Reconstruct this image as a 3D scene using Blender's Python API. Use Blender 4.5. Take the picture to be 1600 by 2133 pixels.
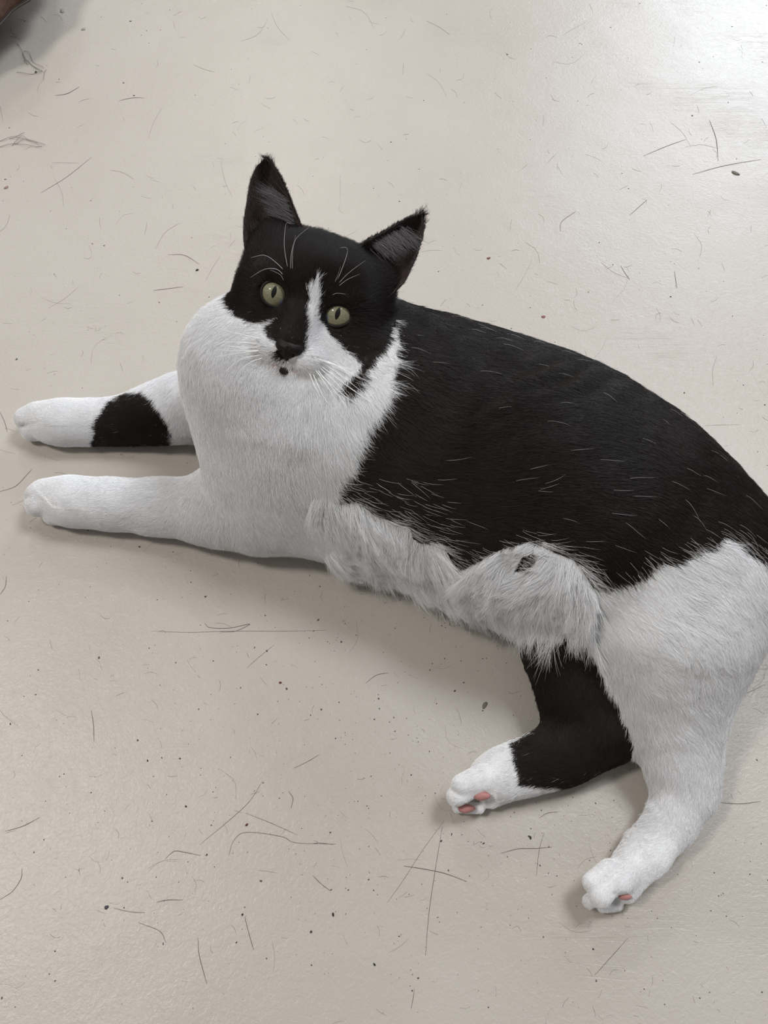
import bpy, math, random
import numpy as np
from mathutils import Vector, Matrix

for o in list(bpy.data.objects):
    bpy.data.objects.remove(o)
sc = bpy.context.scene
COL = sc.collection
rng = np.random.default_rng(7)
random.seed(7)

# ---------------------------------------------------------------- camera
FPX = 1603.0                      # focal length for a 1600 x 2133 frame
PITCH = math.radians(62.0)        # below the horizon
DIST = 0.60
CAM = np.array([0.0, -DIST * math.cos(PITCH), DIST * math.sin(PITCH)])
FWD = np.array([0.0, math.cos(PITCH), -math.sin(PITCH)])
RGT = np.array([1.0, 0.0, 0.0])
UPV = np.cross(RGT, FWD)
cd = bpy.data.cameras.new('camera')
cam = bpy.data.objects.new('camera', cd)
COL.objects.link(cam)
cam.location = CAM
cam.rotation_euler = (math.radians(90) - PITCH, 0, 0)
cd.sensor_fit = 'VERTICAL'
cd.sensor_height = 34.6
cd.lens = 34.6 * FPX / 2133.0
cd.clip_start = 0.01
sc.camera = cam

# ---------------------------------------------------------------- world, lamps, exposure
sc.view_settings.view_transform = 'Standard'
sc.view_settings.look = 'None'
sc.view_settings.gamma = 1
sc.view_settings.use_curve_mapping = False
sc.view_settings.exposure = 0.09
sc.cycles.max_bounces = 8
sc.cycles.diffuse_bounces = 5
sc.cycles.glossy_bounces = 2
sc.cycles.transmission_bounces = 3
sc.cycles.transparent_max_bounces = 6
sc.cycles.caustics_reflective = False
sc.cycles.caustics_refractive = False
w = bpy.data.worlds.new('room_light')
sc.world = w
w.use_nodes = True
bg = w.node_tree.nodes['Background']
bg.inputs[0].default_value = (1.0, 0.975, 0.95, 1)
bg.inputs[1].default_value = 0.235

def area(name, loc, target, sx, sy, power, col, spread=180):
    l = bpy.data.lights.new(name, 'AREA')
    l.shape = 'RECTANGLE'
    l.size = sx
    l.size_y = sy
    l.energy = power
    l.color = col
    l.spread = math.radians(spread)
    o = bpy.data.objects.new(name, l)
    COL.objects.link(o)
    o.location = loc
    d = Vector(target) - Vector(loc)
    o.rotation_euler = d.to_track_quat('-Z', 'Y').to_euler()
    return o

area('window_daylight', (1.95, 3.7, 1.85), (0.4, 0.6, 0), 1.5, 1.5, 74, (0.78, 0.88, 1.0))
area('far_ceiling_lamp', (-0.57, 3.45, 2.45), (-0.4, 1.9, 0), 0.4, 0.25, 19, (1.0, 0.97, 0.92))
area('left_ceiling_lamp', (-1.70, 3.0, 2.45), (-1.1, 1.6, 0), 0.6, 0.4, 6, (0.96, 0.98, 1.0))
area('near_ceiling_lamp', (-1.38, 0.02, 2.5), (-0.4, 0, 0), 0.38, 0.42, 28, (1.0, 0.94, 0.88))
area('right_fill_light', (1.15, 0.95, 2.5), (0.2, 0.1, 0), 0.8, 0.8, 42, (0.95, 0.97, 1.0))  # added fill light that brightens the haunch, not a known lamp of the room

# ---------------------------------------------------------------- helpers
def ray(px, py):
    d = FWD + RGT * ((px - 800.0) / FPX) - UPV * ((py - 1066.5) / FPX)
    return d

def P(px, py, z=0.0):             # where the sight line of a pixel meets height z
    d = ray(px, py)
    t = (z - CAM[2]) / d[2]
    return CAM + d * t

def depth(p):
    return float(np.dot(np.asarray(p) - CAM, FWD))

def proj(pts):
    v = pts - CAM
    dz = v @ FWD
    return 800.0 + FPX * (v @ RGT) / dz, 1066.5 - FPX * (v @ UPV) / dz, dz

def ball(px, py, rpx, z=None, lift=0.0):
    """centre and radius of a ball that looks rpx wide; it rests on the floor when z is None"""
    if z is None:
        z = 0.03
        for _ in range(8):
            z = rpx * depth(P(px, py, z)) / FPX + lift
    c = P(px, py, z)
    return c, rpx * depth(c) / FPX

def mat(name):
    m = bpy.data.materials.new(name)
    m.use_nodes = True
    return m, m.node_tree.nodes, m.node_tree.links, m.node_tree.nodes['Principled BSDF']

def flat(name, col, rough=0.5, spec=0.5, sub=0.0, coat=0.0):
    m, n, l, b = mat(name)
    b.inputs['Base Color'].default_value = (*col, 1)
    b.inputs['Roughness'].default_value = rough
    b.inputs['Specular IOR Level'].default_value = spec
    b.inputs['Coat Weight'].default_value = coat
    b.inputs['Coat Roughness'].default_value = 0.03
    return m

def mesh_obj(name, verts, faces, material, parent=None, smooth=True):
    me = bpy.data.meshes.new(name)
    me.from_pydata([tuple(map(float, v)) for v in verts], [], [tuple(map(int, f)) for f in faces])
    me.update()
    if smooth:
        me.polygons.foreach_set('use_smooth', [True] * len(me.polygons))
    o = bpy.data.objects.new(name, me)
    COL.objects.link(o)
    if material:
        me.materials.append(material)
    if parent:
        o.parent = parent
    return o

def fast_mesh(name, verts, quads, material):
    me = bpy.data.meshes.new(name)
    nv, nf = len(verts), len(quads)
    me.vertices.add(nv)
    me.vertices.foreach_set('co', verts.astype(np.float32).ravel())
    me.loops.add(nf * 4)
    me.loops.foreach_set('vertex_index', quads.astype(np.int32).ravel())
    me.polygons.add(nf)
    me.polygons.foreach_set('loop_start', (np.arange(nf) * 4).astype(np.int32))
    me.polygons.foreach_set('use_smooth', np.ones(nf, bool))
    me.update()
    me.validate()
    me.materials.append(material)
    o = bpy.data.objects.new(name, me)
    COL.objects.link(o)
    return o

def tube(pts, radii, n=6):
    pts = np.asarray(pts, float)
    V, F = [], []
    m = len(pts)
    up = np.array([0.13, 0.21, 0.97])
    for i in range(m):
        t = pts[min(i + 1, m - 1)] - pts[max(i - 1, 0)]
        t /= np.linalg.norm(t) + 1e-12
        a = np.cross(t, up); a /= np.linalg.norm(a) + 1e-12
        b = np.cross(t, a)
        for k in range(n):
            an = 2 * math.pi * k / n
            V.append(pts[i] + radii[i] * (math.cos(an) * a + math.sin(an) * b))
    for i in range(m - 1):
        for k in range(n):
            F.append((i * n + k, i * n + (k + 1) % n, (i + 1) * n + (k + 1) % n, (i + 1) * n + k))
    F.append(tuple(range(n - 1, -1, -1)))
    F.append(tuple(range((m - 1) * n, m * n)))
    return V, F

def spline(pts, n):
    """Catmull-Rom through the points"""
    p = np.asarray(pts, float)
    p = np.vstack([2 * p[0] - p[1], p, 2 * p[-1] - p[-2]])
    out = []
    segs = len(p) - 3
    for s in np.linspace(0, segs - 1e-6, n):
        i = int(s); t = s - i
        a, b, c, d = p[i], p[i + 1], p[i + 2], p[i + 3]
        out.append(0.5 * ((2 * b) + (-a + c) * t + (2 * a - 5 * b + 4 * c - d) * t * t + (-a + 3 * b - 3 * c + d) * t ** 3))
    return np.array(out)

# smooth value noise, numpy
_lat = rng.random((32, 32, 32)).astype(np.float32) * 2 - 1
def vnoise(p, scale, off=0.0):
    q = p * scale + 100.0 + off
    i = np.floor(q).astype(int)
    f = q - i
    f = f * f * (3 - 2 * f)
    r = 0
    for a in (0, 1):
        for b in (0, 1):
            for c in (0, 1):
                wgt = (f[:, 0] if a else 1 - f[:, 0]) * (f[:, 1] if b else 1 - f[:, 1]) * (f[:, 2] if c else 1 - f[:, 2])
                r = r + wgt * _lat[(i[:, 0] + a) & 31, (i[:, 1] + b) & 31, (i[:, 2] + c) & 31]
    return r

# ---------------------------------------------------------------- floor
def make_floor():
    m, n, l, b = mat('painted_floor')
    tc = n.new('ShaderNodeTexCoord')
    def noise(scale, detail=3, rough=0.55, vec=None, dist=0.0):
        t = n.new('ShaderNodeTexNoise')
        t.inputs['Scale'].default_value = scale
        t.inputs['Detail'].default_value = detail
        t.inputs['Roughness'].default_value = rough
        t.inputs['Distortion'].default_value = dist
        l.new(vec or tc.outputs['Object'], t.inputs['Vector'])
        return t.outputs['Fac']
    def mapr(s, a, b_, c, d):
        r = n.new('ShaderNodeMapRange')
        r.inputs[1].default_value = a; r.inputs[2].default_value = b_
        r.inputs[3].default_value = c; r.inputs[4].default_value = d
        l.new(s, r.inputs[0])
        return r.outputs[0]
    def math_(op, a, b_):
        x = n.new('ShaderNodeMath'); x.operation = op
        for i, v in enumerate((a, b_)):
            if isinstance(v, (int, float)): x.inputs[i].default_value = v
            else: l.new(v, x.inputs[i])
        return x.outputs[0]
    def mix(fac, c1, c2):
        x = n.new('ShaderNodeMix'); x.data_type = 'RGBA'
        if isinstance(fac, (int, float)): x.inputs[0].default_value = fac
        else: l.new(fac, x.inputs[0])
        for i, v in ((6, c1), (7, c2)):
            if isinstance(v, tuple): x.inputs[i].default_value = (*v, 1)
            else: l.new(v, x.inputs[i])
        return x.outputs[2]
    base = mix(mapr(noise(3.0, 3), 0.35, 0.65, 0, 1), (0.440, 0.402, 0.358), (0.470, 0.434, 0.391))
    # faint dirt clouds and tiny embedded specks
    dirt = mapr(noise(38, 5, 0.65), 0.60, 0.80, 0, 0.22)
    base = mix(dirt, base, (0.40, 0.35, 0.30))
    vs = n.new('ShaderNodeTexVoronoi'); vs.inputs['Scale'].default_value = 190
    l.new(tc.outputs['Object'], vs.inputs['Vector'])
    sp = mapr(vs.outputs['Distance'], 0.05, 0.12, 1, 0)
    sel = mapr(noise(60, 1), 0.62, 0.66, 0, 1)
    sp = math_('MULTIPLY', sp, sel)
    sp = math_('MULTIPLY', sp, 0.55)
    base = mix(sp, base, (0.12, 0.10, 0.085))
    # scratches: thin bands of stretched noise
    def scratch(ang, sc_, lo):
        mp = n.new('ShaderNodeMapping')
        mp.inputs['Rotation'].default_value = (0, 0, ang)
        mp.inputs['Scale'].default_value = (4, 90, 1)
        l.new(tc.outputs['Object'], mp.inputs['Vector'])
        a_ = noise(sc_, 2, 0.5, mp.outputs[0], 0.6)
        d = math_('ABSOLUTE', math_('SUBTRACT', a_, 0.5), 0)
        line = mapr(d, 0.0, 0.012, 1, 0)
        return math_('MULTIPLY', line, mapr(noise(9, 2, 0.5), lo, lo + 0.08, 0, 1))
    scr = math_('MAXIMUM', scratch(0.25, 2.2, 0.55), scratch(1.9, 2.0, 0.58))
    base = mix(math_('MULTIPLY', scr, 0.10), base, (0.30, 0.26, 0.22))
    l.new(base, b.inputs['Base Color'])
    rgh = mapr(noise(6, 4, 0.6), 0.3, 0.7, 0.27, 0.38)
    l.new(rgh, b.inputs['Roughness'])
    b.inputs['Specular IOR Level'].default_value = 0.36
    h = math_('ADD', math_('MULTIPLY', noise(520, 3, 0.6, None, 0.8), 0.34), math_('MULTIPLY', noise(130, 4, 0.6, None, 1.6), .50))
    h = math_('ADD', h, math_('MULTIPLY', noise(11, 2), 2.2))
    h = math_('SUBTRACT', h, math_('MULTIPLY', scr, 0.10))
    bp = n.new('ShaderNodeBump')
    bp.inputs['Strength'].default_value = 0.75
    bp.inputs['Distance'].default_value = 0.0008
    l.new(h, bp.inputs['Height'])
    l.new(bp.outputs[0], b.inputs['Normal'])
    o = mesh_obj('floor', [(-3, -2.5, 0), (3.4, -2.5, 0), (3.4, 4.2, 0), (-3, 4.2, 0), (-3, -2.5, -.05), (3.4, -2.5, -.05), (3.4, 4.2, -.05), (-3, 4.2, -.05)],
                 [(0, 1, 2, 3), (7, 6, 5, 4), (0, 4, 5, 1), (1, 5, 6, 2), (2, 6, 7, 3), (3, 7, 4, 0)], m, smooth=False)
    o['kind'] = 'structure'
make_floor()

# ---------------------------------------------------------------- the cat as one implicit body
prims = []       # (kind, group, data, k)
def ell(group, c, r, k=0.02, rot=None, sub=False):
    prims.append(dict(t='e', g=group, c=np.asarray(c, float), r=np.asarray(r, float), k=k, R=np.eye(3) if rot is None else np.asarray(rot, float), sub=sub))
def cone(group, a, ra, b, rb, k=0.02, sub=False, flat=1.0):
    prims.append(dict(t='c', g=group, a=np.asarray(a, float), b=np.asarray(b, float), ra=ra, rb=rb, k=k, sub=sub))
def chain(group, pts, k=0.02):
    for (a, ra), (b, rb) in zip(pts[:-1], pts[1:]):
        cone(group, a, ra, b, rb, k)
def rz(a):
    a = math.radians(a)
    return np.array([[math.cos(a), math.sin(a), 0], [-math.sin(a), math.cos(a), 0], [0, 0, 1]])

def sd(pr, p):
    if pr['t'] == 'e':
        q = (p - pr['c']) @ pr['R'].T.astype(p.dtype)
        r = pr['r'].astype(p.dtype)
        k0 = np.sqrt(((q / r) ** 2).sum(-1))
        k1 = np.sqrt(((q / (r * r)) ** 2).sum(-1)) + 1e-9
        return k0 * (k0 - 1.0) / k1
    ab = pr['b'] - pr['a']
    L2 = float(ab @ ab) + 1e-12
    q = p - pr['a']
    h = np.clip((q @ ab) / L2, 0, 1)
    d = np.sqrt(((q - h[..., None] * ab) ** 2).sum(-1))
    return d - (pr['ra'] + (pr['rb'] - pr['ra']) * h)

def bounds(pr):
    if pr['t'] == 'e':
        m_ = max(pr['r'])
        return pr['c'] - m_, pr['c'] + m_
    return np.minimum(pr['a'] - pr['ra'], pr['b'] - pr['rb']), np.maximum(pr['a'] + pr['ra'], pr['b'] + pr['rb'])

def smin(a, b, k):
    h = np.clip(0.5 + 0.5 * (b - a) / k, 0, 1)
    return b + (a - b) * h - k * h * (1 - h)

# --- torso (ellipsoids along the spine, pixel centres with height above the floor)
def tors(px, py, z, rx, ry, rzz, ang=-21, k=0.035, g='torso'):
    ell(g, P(px, py, z), (rx, ry, rzz), k, rz(ang))
tors(715, 880, .070, .060, .070, .072)
tors(870, 900, .070, .075, .090, .073)
tors(1050, 965, .071, .080, .092, .073)
tors(1210, 1036, .069, .078, .088, .071)
tors(1355, 1122, .062, .066, .076, .062)
tors(1465, 1195, .052, .056, .056, .051, -38)
# chest and ruff
ell('chest', P(560, 840, .085), (.055, .052, .070), .03)
ell('chest', P(545, 740, .120), (.048, .040, .040), .03)
ell('chest', P(575, 960, .050), (.045, .045, .050), .03)
ell('chest', P(640, 1010, .045), (.060, .042, .045), .03)
# belly folds
for px, py, r, z in ((760, 1105, 36, .022), (850, 1145, 42, .024), (940, 1180, 46, .026), (1050, 1195, 64, .034), (1160, 1205, 70, .036)):
    c, rr = ball(px, py, r, z)
    ell('belly', c, (rr * 1.15, rr, rr * .85), .034)
c, rr = ball(1118, 1200, 84, .046)
ell('belly', c, (rr, rr, rr * .8), .02)
c, rr = ball(730, 1090, 60, .035)
ell('belly', c, (rr, rr, rr * .8), .03)

# --- legs
def leg(g, lst, k=0.02):
    pts = []
    for it in lst:
        px, py, r = it[:3]
        z = it[3] if len(it) > 3 else None
        pts.append(ball(px, py, r, z))
    chain(g, pts, k)
    return pts
leg('foreleg_near', [(650, 1060, 84, .030), (540, 1064, 74), (440, 1062, 64), (330, 1056, 50), (230, 1050, 45), (150, 1045, 42), (128, 1044, 38)], .018)
leg('foreleg_far', [(470, 830, 85, .040), (380, 850, 64), (310, 866, 51), (240, 879, 40), (180, 880, 39), (125, 880, 39), (100, 880, 36)], .016)
leg('hind_near', [(1425, 1212, 152, .060), (1398, 1322, 138, .052), (1390, 1430, 102), (1402, 1510, 82)], .026)
leg('hind_near', [(1402, 1510, 82), (1418, 1590, 67), (1429, 1650, 53), (1397, 1716, 46), (1345, 1775, 43), (1300, 1824, 40)], .010)
cc, rr = ball(1474, 1645, 22); cone('hind_near', *ball(1446, 1560, 44), cc, rr, .012)
leg('hind_far', [(1180, 1250, 80, .035), (1168, 1350, 72, .03), (1203, 1460, 68), (1243, 1528, 55), (1180, 1572, 50), (1112, 1590, 45), (1045, 1613, 41), (1015, 1626, 38)], .016)
cone('hind_far', *ball(1238, 1530, 56), *ball(1285, 1540, 34), .012)
cone('hind_far', *ball(1270, 1556, 22), *ball(1090, 1626, 20), .010)

# toes
def toe(g, px, py, r, z, px2=None, py2=None, k=.0025):
    c, rr = ball(px, py, r, z)
    if px2 is None:
        ell(g, c, (rr, rr, rr), k)
    else:
        c2, r2 = ball(px2, py2, r * .9, z)
        cone(g, c, rr, c2, r2, k)
toe('foreleg_near', 92, 1020, 22, .022, 140, 1018, .007)
toe('foreleg_near', 77, 1032, 23, .019, 120, 1030, .006)
toe('foreleg_near', 79, 1050, 26, .0165, 140, 1046, .003)
toe('foreleg_near', 112, 1071, 23, .0085, 175, 1072, .0015)
toe('foreleg_near', 238, 1082, 18, .006, None, None, .004)
toe('foreleg_far', 76, 857, 20, .021, 120, 855, .004)
toe('foreleg_far', 57, 873, 25, .016, 115, 872, .006)
toe('foreleg_far', 68, 895, 24, .010, 130, 893, .002)
toe('foreleg_far', 104, 907, 19, .007, 150, 907, .0015)
toe('foreleg_far', 146, 920, 9, .003)
toe('hind_near', 1234, 1838, 20, .021, 1268, 1808, .005)
toe('hind_near', 1250, 1863, 25, .020, 1280, 1830, .0012)
toe('hind_near', 1229, 1877, 15, .010, 1245, 1868, .0015)
toe('hind_near', 1292, 1838, 23, .021, 1318, 1802, .004)
toe('hind_near', 1308, 1862, 18, .012, 1330, 1835, .003)
toe('hind_near', 1284, 1882, 15, .006, 1255, 1886, .003)
toe('hind_far', 962, 1634, 21, .025, 1000, 1612, .002)
toe('hind_far', 952, 1658, 22, .020, 985, 1640, .0012)
toe('hind_far', 992, 1633, 22, .023, 1030, 1612, .004)
toe('hind_far', 955, 1682, 12, .007, 1000, 1684, .003)
toe('hind_far', 1025, 1668, 16, .009, 1050, 1655, .003)
def groove(pts, rpx=3.2, k=.0015):
    b_ = [ball(x, y, rpx, z) for x, y, z in pts]
    for (a, ra), (c, rc) in zip(b_[:-1], b_[1:]):
        cone('foreleg_near', a, ra, c, rc, k, sub=True)
groove([(82, 1090, .010), (86, 1074, .020), (92, 1065, .026)], 4.6)
groove([(52, 1038, .022), (62, 1032, .030), (80, 1028, .036), (100, 1028, .039)], 3.6)
groove([(48, 888, .018), (62, 884, .026), (86, 881, .032)], 4)
groove([(1270, 1850, .034), (1268, 1838, .038), (1276, 1824, .040)], 3.6)
groove([(1270, 1850, .034), (1280, 1862, .026), (1296, 1868, .022)], 3.0)
groove([(1225, 1858, .030), (1236, 1838, .036), (1250, 1822, .038)], 2.6)
groove([(972, 1650, .038), (967, 1638, .042), (966, 1630, .044)], 3.6)
groove([(972, 1650, .036), (982, 1656, .030), (1000, 1660, .026)], 3.0)
# tail, leaving the frame on the right
leg('tail', [(1590, 1100, 42, .04), (1640, 1160, 30, .028), (1664, 1250, 24), (1682, 1350, 21), (1705, 1450, 18), (1750, 1530, 15)], .02)

# --- head, in its own frame (units: hs metres per photo pixel at the head)
HZ = 0.172
HO = P(635.5, 635, HZ)
hs = depth(HO) / FPX
toc = CAM - HO; toc /= np.linalg.norm(toc)
yaw = math.radians(-5)
roll = math.radians(18.3)
e_r = RGT * math.cos(roll) - UPV * math.sin(roll)
e_r -= toc * (e_r @ toc); e_r /= np.linalg.norm(e_r)
e_u = np.cross(toc, e_r)
HX = e_r * math.cos(yaw) - toc * math.sin(yaw) * 1.0
HX = e_r * math.cos(yaw) + toc * math.sin(-yaw) * 1.0
HX /= np.linalg.norm(HX)
HU = e_u
HF = np.cross(HX, HU)
HR = np.array([HX, HU, HF])
def H(x, u, f):
    return HO + hs * (x * HX + u * HU + f * HF)
def hell(c, r, k=8, tilt=0, g='head', sub=False):
    R = HR
    if tilt:
        a = math.radians(tilt)
        R = np.array([[math.cos(a), math.sin(a), 0], [-math.sin(a), math.cos(a), 0], [0, 0, 1]]) @ HR
    ell(g, H(*c), np.array(r) * hs, k * hs, R, sub)
def hcone(a, ra, b, rb, k=8, g='head'):
    cone(g, H(*a), ra * hs, H(*b), rb * hs, k * hs)
# neck first
cone('neck', H(0, -20, -150), 115 * hs, P(650, 860, .085), .055, .03)
cone('neck', H(10, 10, -170), 100 * hs, P(800, 830, .09), .058, .03)
hell((-42, 38, -105), (98, 114, 112), 18)
hell((58, 38, -105), (98, 114, 112), 18)
hell((8, 50, -105), (86, 105, 100), 20)
hell((-122, 36, -95), (38, 60, 50), 20)
hell((138, 24, -98), (38, 60, 50), 20)
hell((-104, 84, -92), (50, 66, 50), 16, -12)
hell((118, 82, -94), (50, 66, 50), 16, 12)
hell((-78, -14, -88), (82, 84, 80), 22)
hell((92, -14, -90), (86, 88, 82), 22)
hcone((5, 60, -36), 48, (0, -40, -4), 31, 30)
hcone((0, -30, 2), 30, (-3, -80, 30), 25, 16)
hell((0, -98, -22), (84, 58, 60), 24)
hell((-36, -106, 10), (44, 30, 36), 14)
hell((38, -106, 10), (46, 31, 36), 14)
hell((-3, -95, 42), (22, 16, 18), 6)
hell((-1, -146, -4), (36, 22, 34), 12)
hell((-70, 34, -24), (42, 17, 24), 16, -15)
hell((72, 34, -24), (42, 17, 24), 16, 15)
# sockets
EYE_R = 35.0
EYES = [(-68, 1, -30), (70, 0, -30)]
for ex in EYES:
    hell((ex[0], ex[1], ex[2] + 10), (29, 26, 36), 4, -22 if ex[0] < 0 else 22, sub=True)
# mouth: groove under the nose and the lip line
cone('head', H(-2, -106, 52), 2.0 * hs, H(-2, -124, 44), 2.4 * hs, 3 * hs, sub=True)
cone('head', H(-2, -126, 44), 2.6 * hs, H(-38, -137, 18), 2 * hs, 3 * hs, sub=True)
cone('head', H(-2, -126, 44), 2.6 * hs, H(38, -137, 18), 2 * hs, 3 * hs, sub=True)

def field_at(p, groups=False):
    """exact field at loose points (used for group lookup and normals)"""
    d = None
    per = {}
    for pr in prims:
        s = sd(pr, p)
        if pr['sub']:
            d = -smin(-d, s, pr['k'])
            continue
        g = pr['g']
        per[g] = np.minimum(per[g], s) if g in per else s
        d = s if d is None else smin(d, s, pr['k'])
    d = -smin(-d, (p[:, 2] - 0.0012), 0.004)
    return (d, per) if groups else d

def build_grid():
    adds = [pr for pr in prims if not pr['sub']]
    lo = np.min([bounds(pr)[0] for pr in adds], 0) - .012
    hi = np.max([bounds(pr)[1] for pr in adds], 0) + .012
    lo[2] = -.006
    h = 0.0014
    nx, ny, nz = [int(v) + 1 for v in (hi - lo) / h]
    D = np.full((nx, ny, nz), 0.05, np.float32)
    xs = lo[0] + h * np.arange(nx); ys = lo[1] + h * np.arange(ny); zs = lo[2] + h * np.arange(nz)
    for pr in prims:
        b0, b1 = bounds(pr)
        pad = pr['k'] + .008
        i0 = np.clip(((b0 - pad - lo) / h).astype(int), 0, [nx, ny, nz])
        i1 = np.clip(((b1 + pad - lo) / h).astype(int) + 2, 0, [nx, ny, nz])
        sl = tuple(slice(a, b) for a, b in zip(i0, i1))
        X, Y, Z = np.meshgrid(xs[sl[0]], ys[sl[1]], zs[sl[2]], indexing='ij')
        p = np.stack([X, Y, Z], -1).astype(np.float32)
        s = sd(pr, p).astype(np.float32)
        if pr['sub']:
            D[sl] = -smin(-D[sl], s, pr['k'])
        else:
            D[sl] = smin(D[sl], s, pr['k'])
    zf = (zs - 0.0012).astype(np.float32)[None, None, :]
    D = -smin(-D, np.broadcast_to(zf, D.shape), 0.004)
    return D, lo, h

def surface_nets(D, lo, h):
    ins = D < 0
    nx, ny, nz = D.shape
    c = np.zeros((nx - 1, ny - 1, nz - 1), np.uint8)
    for a in (0, 1):
        for b in (0, 1):
            for d in (0, 1):
                c += ins[a:nx - 1 + a, b:ny - 1 + b, d:nz - 1 + d]
    act = (c > 0) & (c < 8)
    idx = np.full(act.shape, -1, np.int32)
    I = np.argwhere(act)
    idx[act] = np.arange(len(I))
    acc = np.zeros((len(I), 3)); cnt = np.zeros(len(I))
    corners = [(a, b, d) for a in (0, 1) for b in (0, 1) for d in (0, 1)]
    vals = {q: D[I[:, 0] + q[0], I[:, 1] + q[1], I[:, 2] + q[2]] for q in corners}
    for q in corners:
        for ax in range(3):
            if q[ax]: continue
            r = list(q); r[ax] = 1; r = tuple(r)
            v0, v1 = vals[q], vals[r]
            m_ = (v0 < 0) != (v1 < 0)
            t = np.where(m_, v0 / (v0 - v1 + 1e-20), 0)
            pt = np.tile(np.array(q, float), (len(I), 1)); pt[:, ax] += t
            acc += pt * m_[:, None]; cnt += m_
    V = lo + h * (I + acc / cnt[:, None])
    quads = []
    for ax in range(3):
        o1, o2 = [(1, 2), (2, 0), (0, 1)][ax]
        sh = [nx, ny, nz]
        s0 = [slice(0, None)] * 3; s1 = [slice(0, None)] * 3
        s0[ax] = slice(0, sh[ax] - 1); s1[ax] = slice(1, sh[ax])
        diff = ins[tuple(s0)] != ins[tuple(s1)]
        E = np.argwhere(diff)
        E = E[(E[:, o1] > 0) & (E[:, o2] > 0) & (E[:, o1] < sh[o1] - 1) & (E[:, o2] < sh[o2] - 1)]
        a = ins[E[:, 0], E[:, 1], E[:, 2]]
        def cell(d1, d2):
            q = E.copy(); q[:, o1] -= d1; q[:, o2] -= d2
            return idx[q[:, 0], q[:, 1], q[:, 2]]
        q4 = np.stack([cell(1, 1), cell(0, 1), cell(0, 0), cell(1, 0)], 1)
        q4[~a] = q4[~a][:, ::-1]
        quads.append(q4)
    Q = np.vstack(quads)
    Q = Q[(Q >= 0).all(1)]
    return V, Q

D, glo, gh = build_grid()
V, Q = surface_nets(D, glo, gh)
# relax the mesh a little
for it in range(2):
    A = np.zeros_like(V); N_ = np.zeros(len(V))
    for a in range(4):
        b = (a + 1) % 4
        np.add.at(A, Q[:, a], V[Q[:, b]]); np.add.at(A, Q[:, b], V[Q[:, a]])
        np.add.at(N_, Q[:, a], 1); np.add.at(N_, Q[:, b], 1)
    V = V * .5 + .5 * A / np.maximum(N_, 1)[:, None]

def smooth_mask(V, Q, m, n):
    e0 = Q[:, [0, 1, 2, 3]].ravel(); e1 = Q[:, [1, 2, 3, 0]].ravel()
    cn = np.bincount(e0, minlength=len(V)) + np.bincount(e1, minlength=len(V))
    cn = np.maximum(cn, 1)
    for _ in range(n):
        A = np.stack([np.bincount(e0, V[e1, q], len(V)) + np.bincount(e1, V[e0, q], len(V)) for q in range(3)], 1) / cn[:, None]
        V = V + (A - V) * m[:, None]
    return V
def _legmask():
    pts = V.astype(np.float32)
    best = np.full(len(V), 9.0); isleg = np.zeros(len(V), bool)
    for pr in prims:
        if pr['sub']: continue
        s_ = sd(pr, pts); u_ = s_ < best
        best[u_] = s_[u_]; isleg[u_] = pr['g'] in ('hind_near', 'foreleg_near', 'foreleg_far', 'hind_far')
    x_, y_, _ = proj(V)
    paw_ = ((x_ < 190) & (y_ < 1150)) | ((y_ > 1770) & (x_ < 1400)) | ((x_ < 1070) & (y_ > 1500))
    return np.where(isleg & ~paw_ & (V[:, 2] > .004), .6, 0.0)
V = smooth_mask(V, Q, _legmask(), 40)

# --- ears: cupped shells lofted between an outer and an inner edge
def px_to_h(px, py):
    dx, dy = px - 635.5, py - 635
    c_, s_ = math.cos(roll), math.sin(roll)
    return dx * c_ + dy * s_, -(-dx * s_ + dy * c_)
def ear(outer, inner, tip, fb, ft, cup):
    """outer / inner: pixel lists from base to tip; fb, ft: depth at base and tip; returns verts, quads, front flag"""
    n, m_ = 26, 17
    o = spline([px_to_h(*q) for q in outer] + [px_to_h(*tip)], n)
    i = spline([px_to_h(*q) for q in inner] + [px_to_h(*tip)], n)
    Vf, Vb = [], []
    for a in range(n):
        t = a / (n - 1)
        f0 = fb + (ft - fb) * t
        for b in range(m_):
            s = b / (m_ - 1)
            q = o[a] * (1 - s) + i[a] * s
            bow = math.sin(math.pi * s) ** .75
            width = np.linalg.norm(i[a] - o[a])
            dep = cup * bow * min(1, width / 90.0)
            ce = (o[a] + i[a]) / 2
            Vf.append(H(q[0], q[1], f0 - dep))
            q2 = ce + (q - ce) * 1.03
            Vb.append(H(q2[0], q2[1], f0 - dep - 7 * min(1, width / 60.) - 1.5))
    VV = np.array(Vf + Vb); off = n * m_
    F = []
    for a in range(n - 1):
        for b in range(m_ - 1):
            k_ = a * m_ + b
            F.append((k_, k_ + 1, k_ + m_ + 1, k_ + m_))
            F.append((off + k_, off + k_ + m_, off + k_ + m_ + 1, off + k_ + 1))
        for b, fl in ((0, 0), (m_ - 1, 1)):
            k_ = a * m_ + b
            q = (k_, k_ + m_, off + k_ + m_, off + k_)
            F.append(q if fl == 0 else q[::-1])
    return VV, np.array(F), np.concatenate([np.ones(off), np.zeros(off)])
earL = ear([(523, 560), (506, 520), (505, 470), (513, 425), (522, 382), (536, 352)], [(640, 520), (628, 480), (614, 445), (599, 408), (585, 375), (571, 350)], (555, 337), -62, -86, 46)
earR = ear([(800, 628), (825, 606), (846, 585), (861, 555), (876, 518), (887, 480)], [(722, 545), (752, 512), (782, 495), (812, 479), (843, 461), (868, 450)], (885, 446), -62, -90, 50)
earflag = np.zeros(len(V))
isear = np.zeros(len(V), bool)
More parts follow.
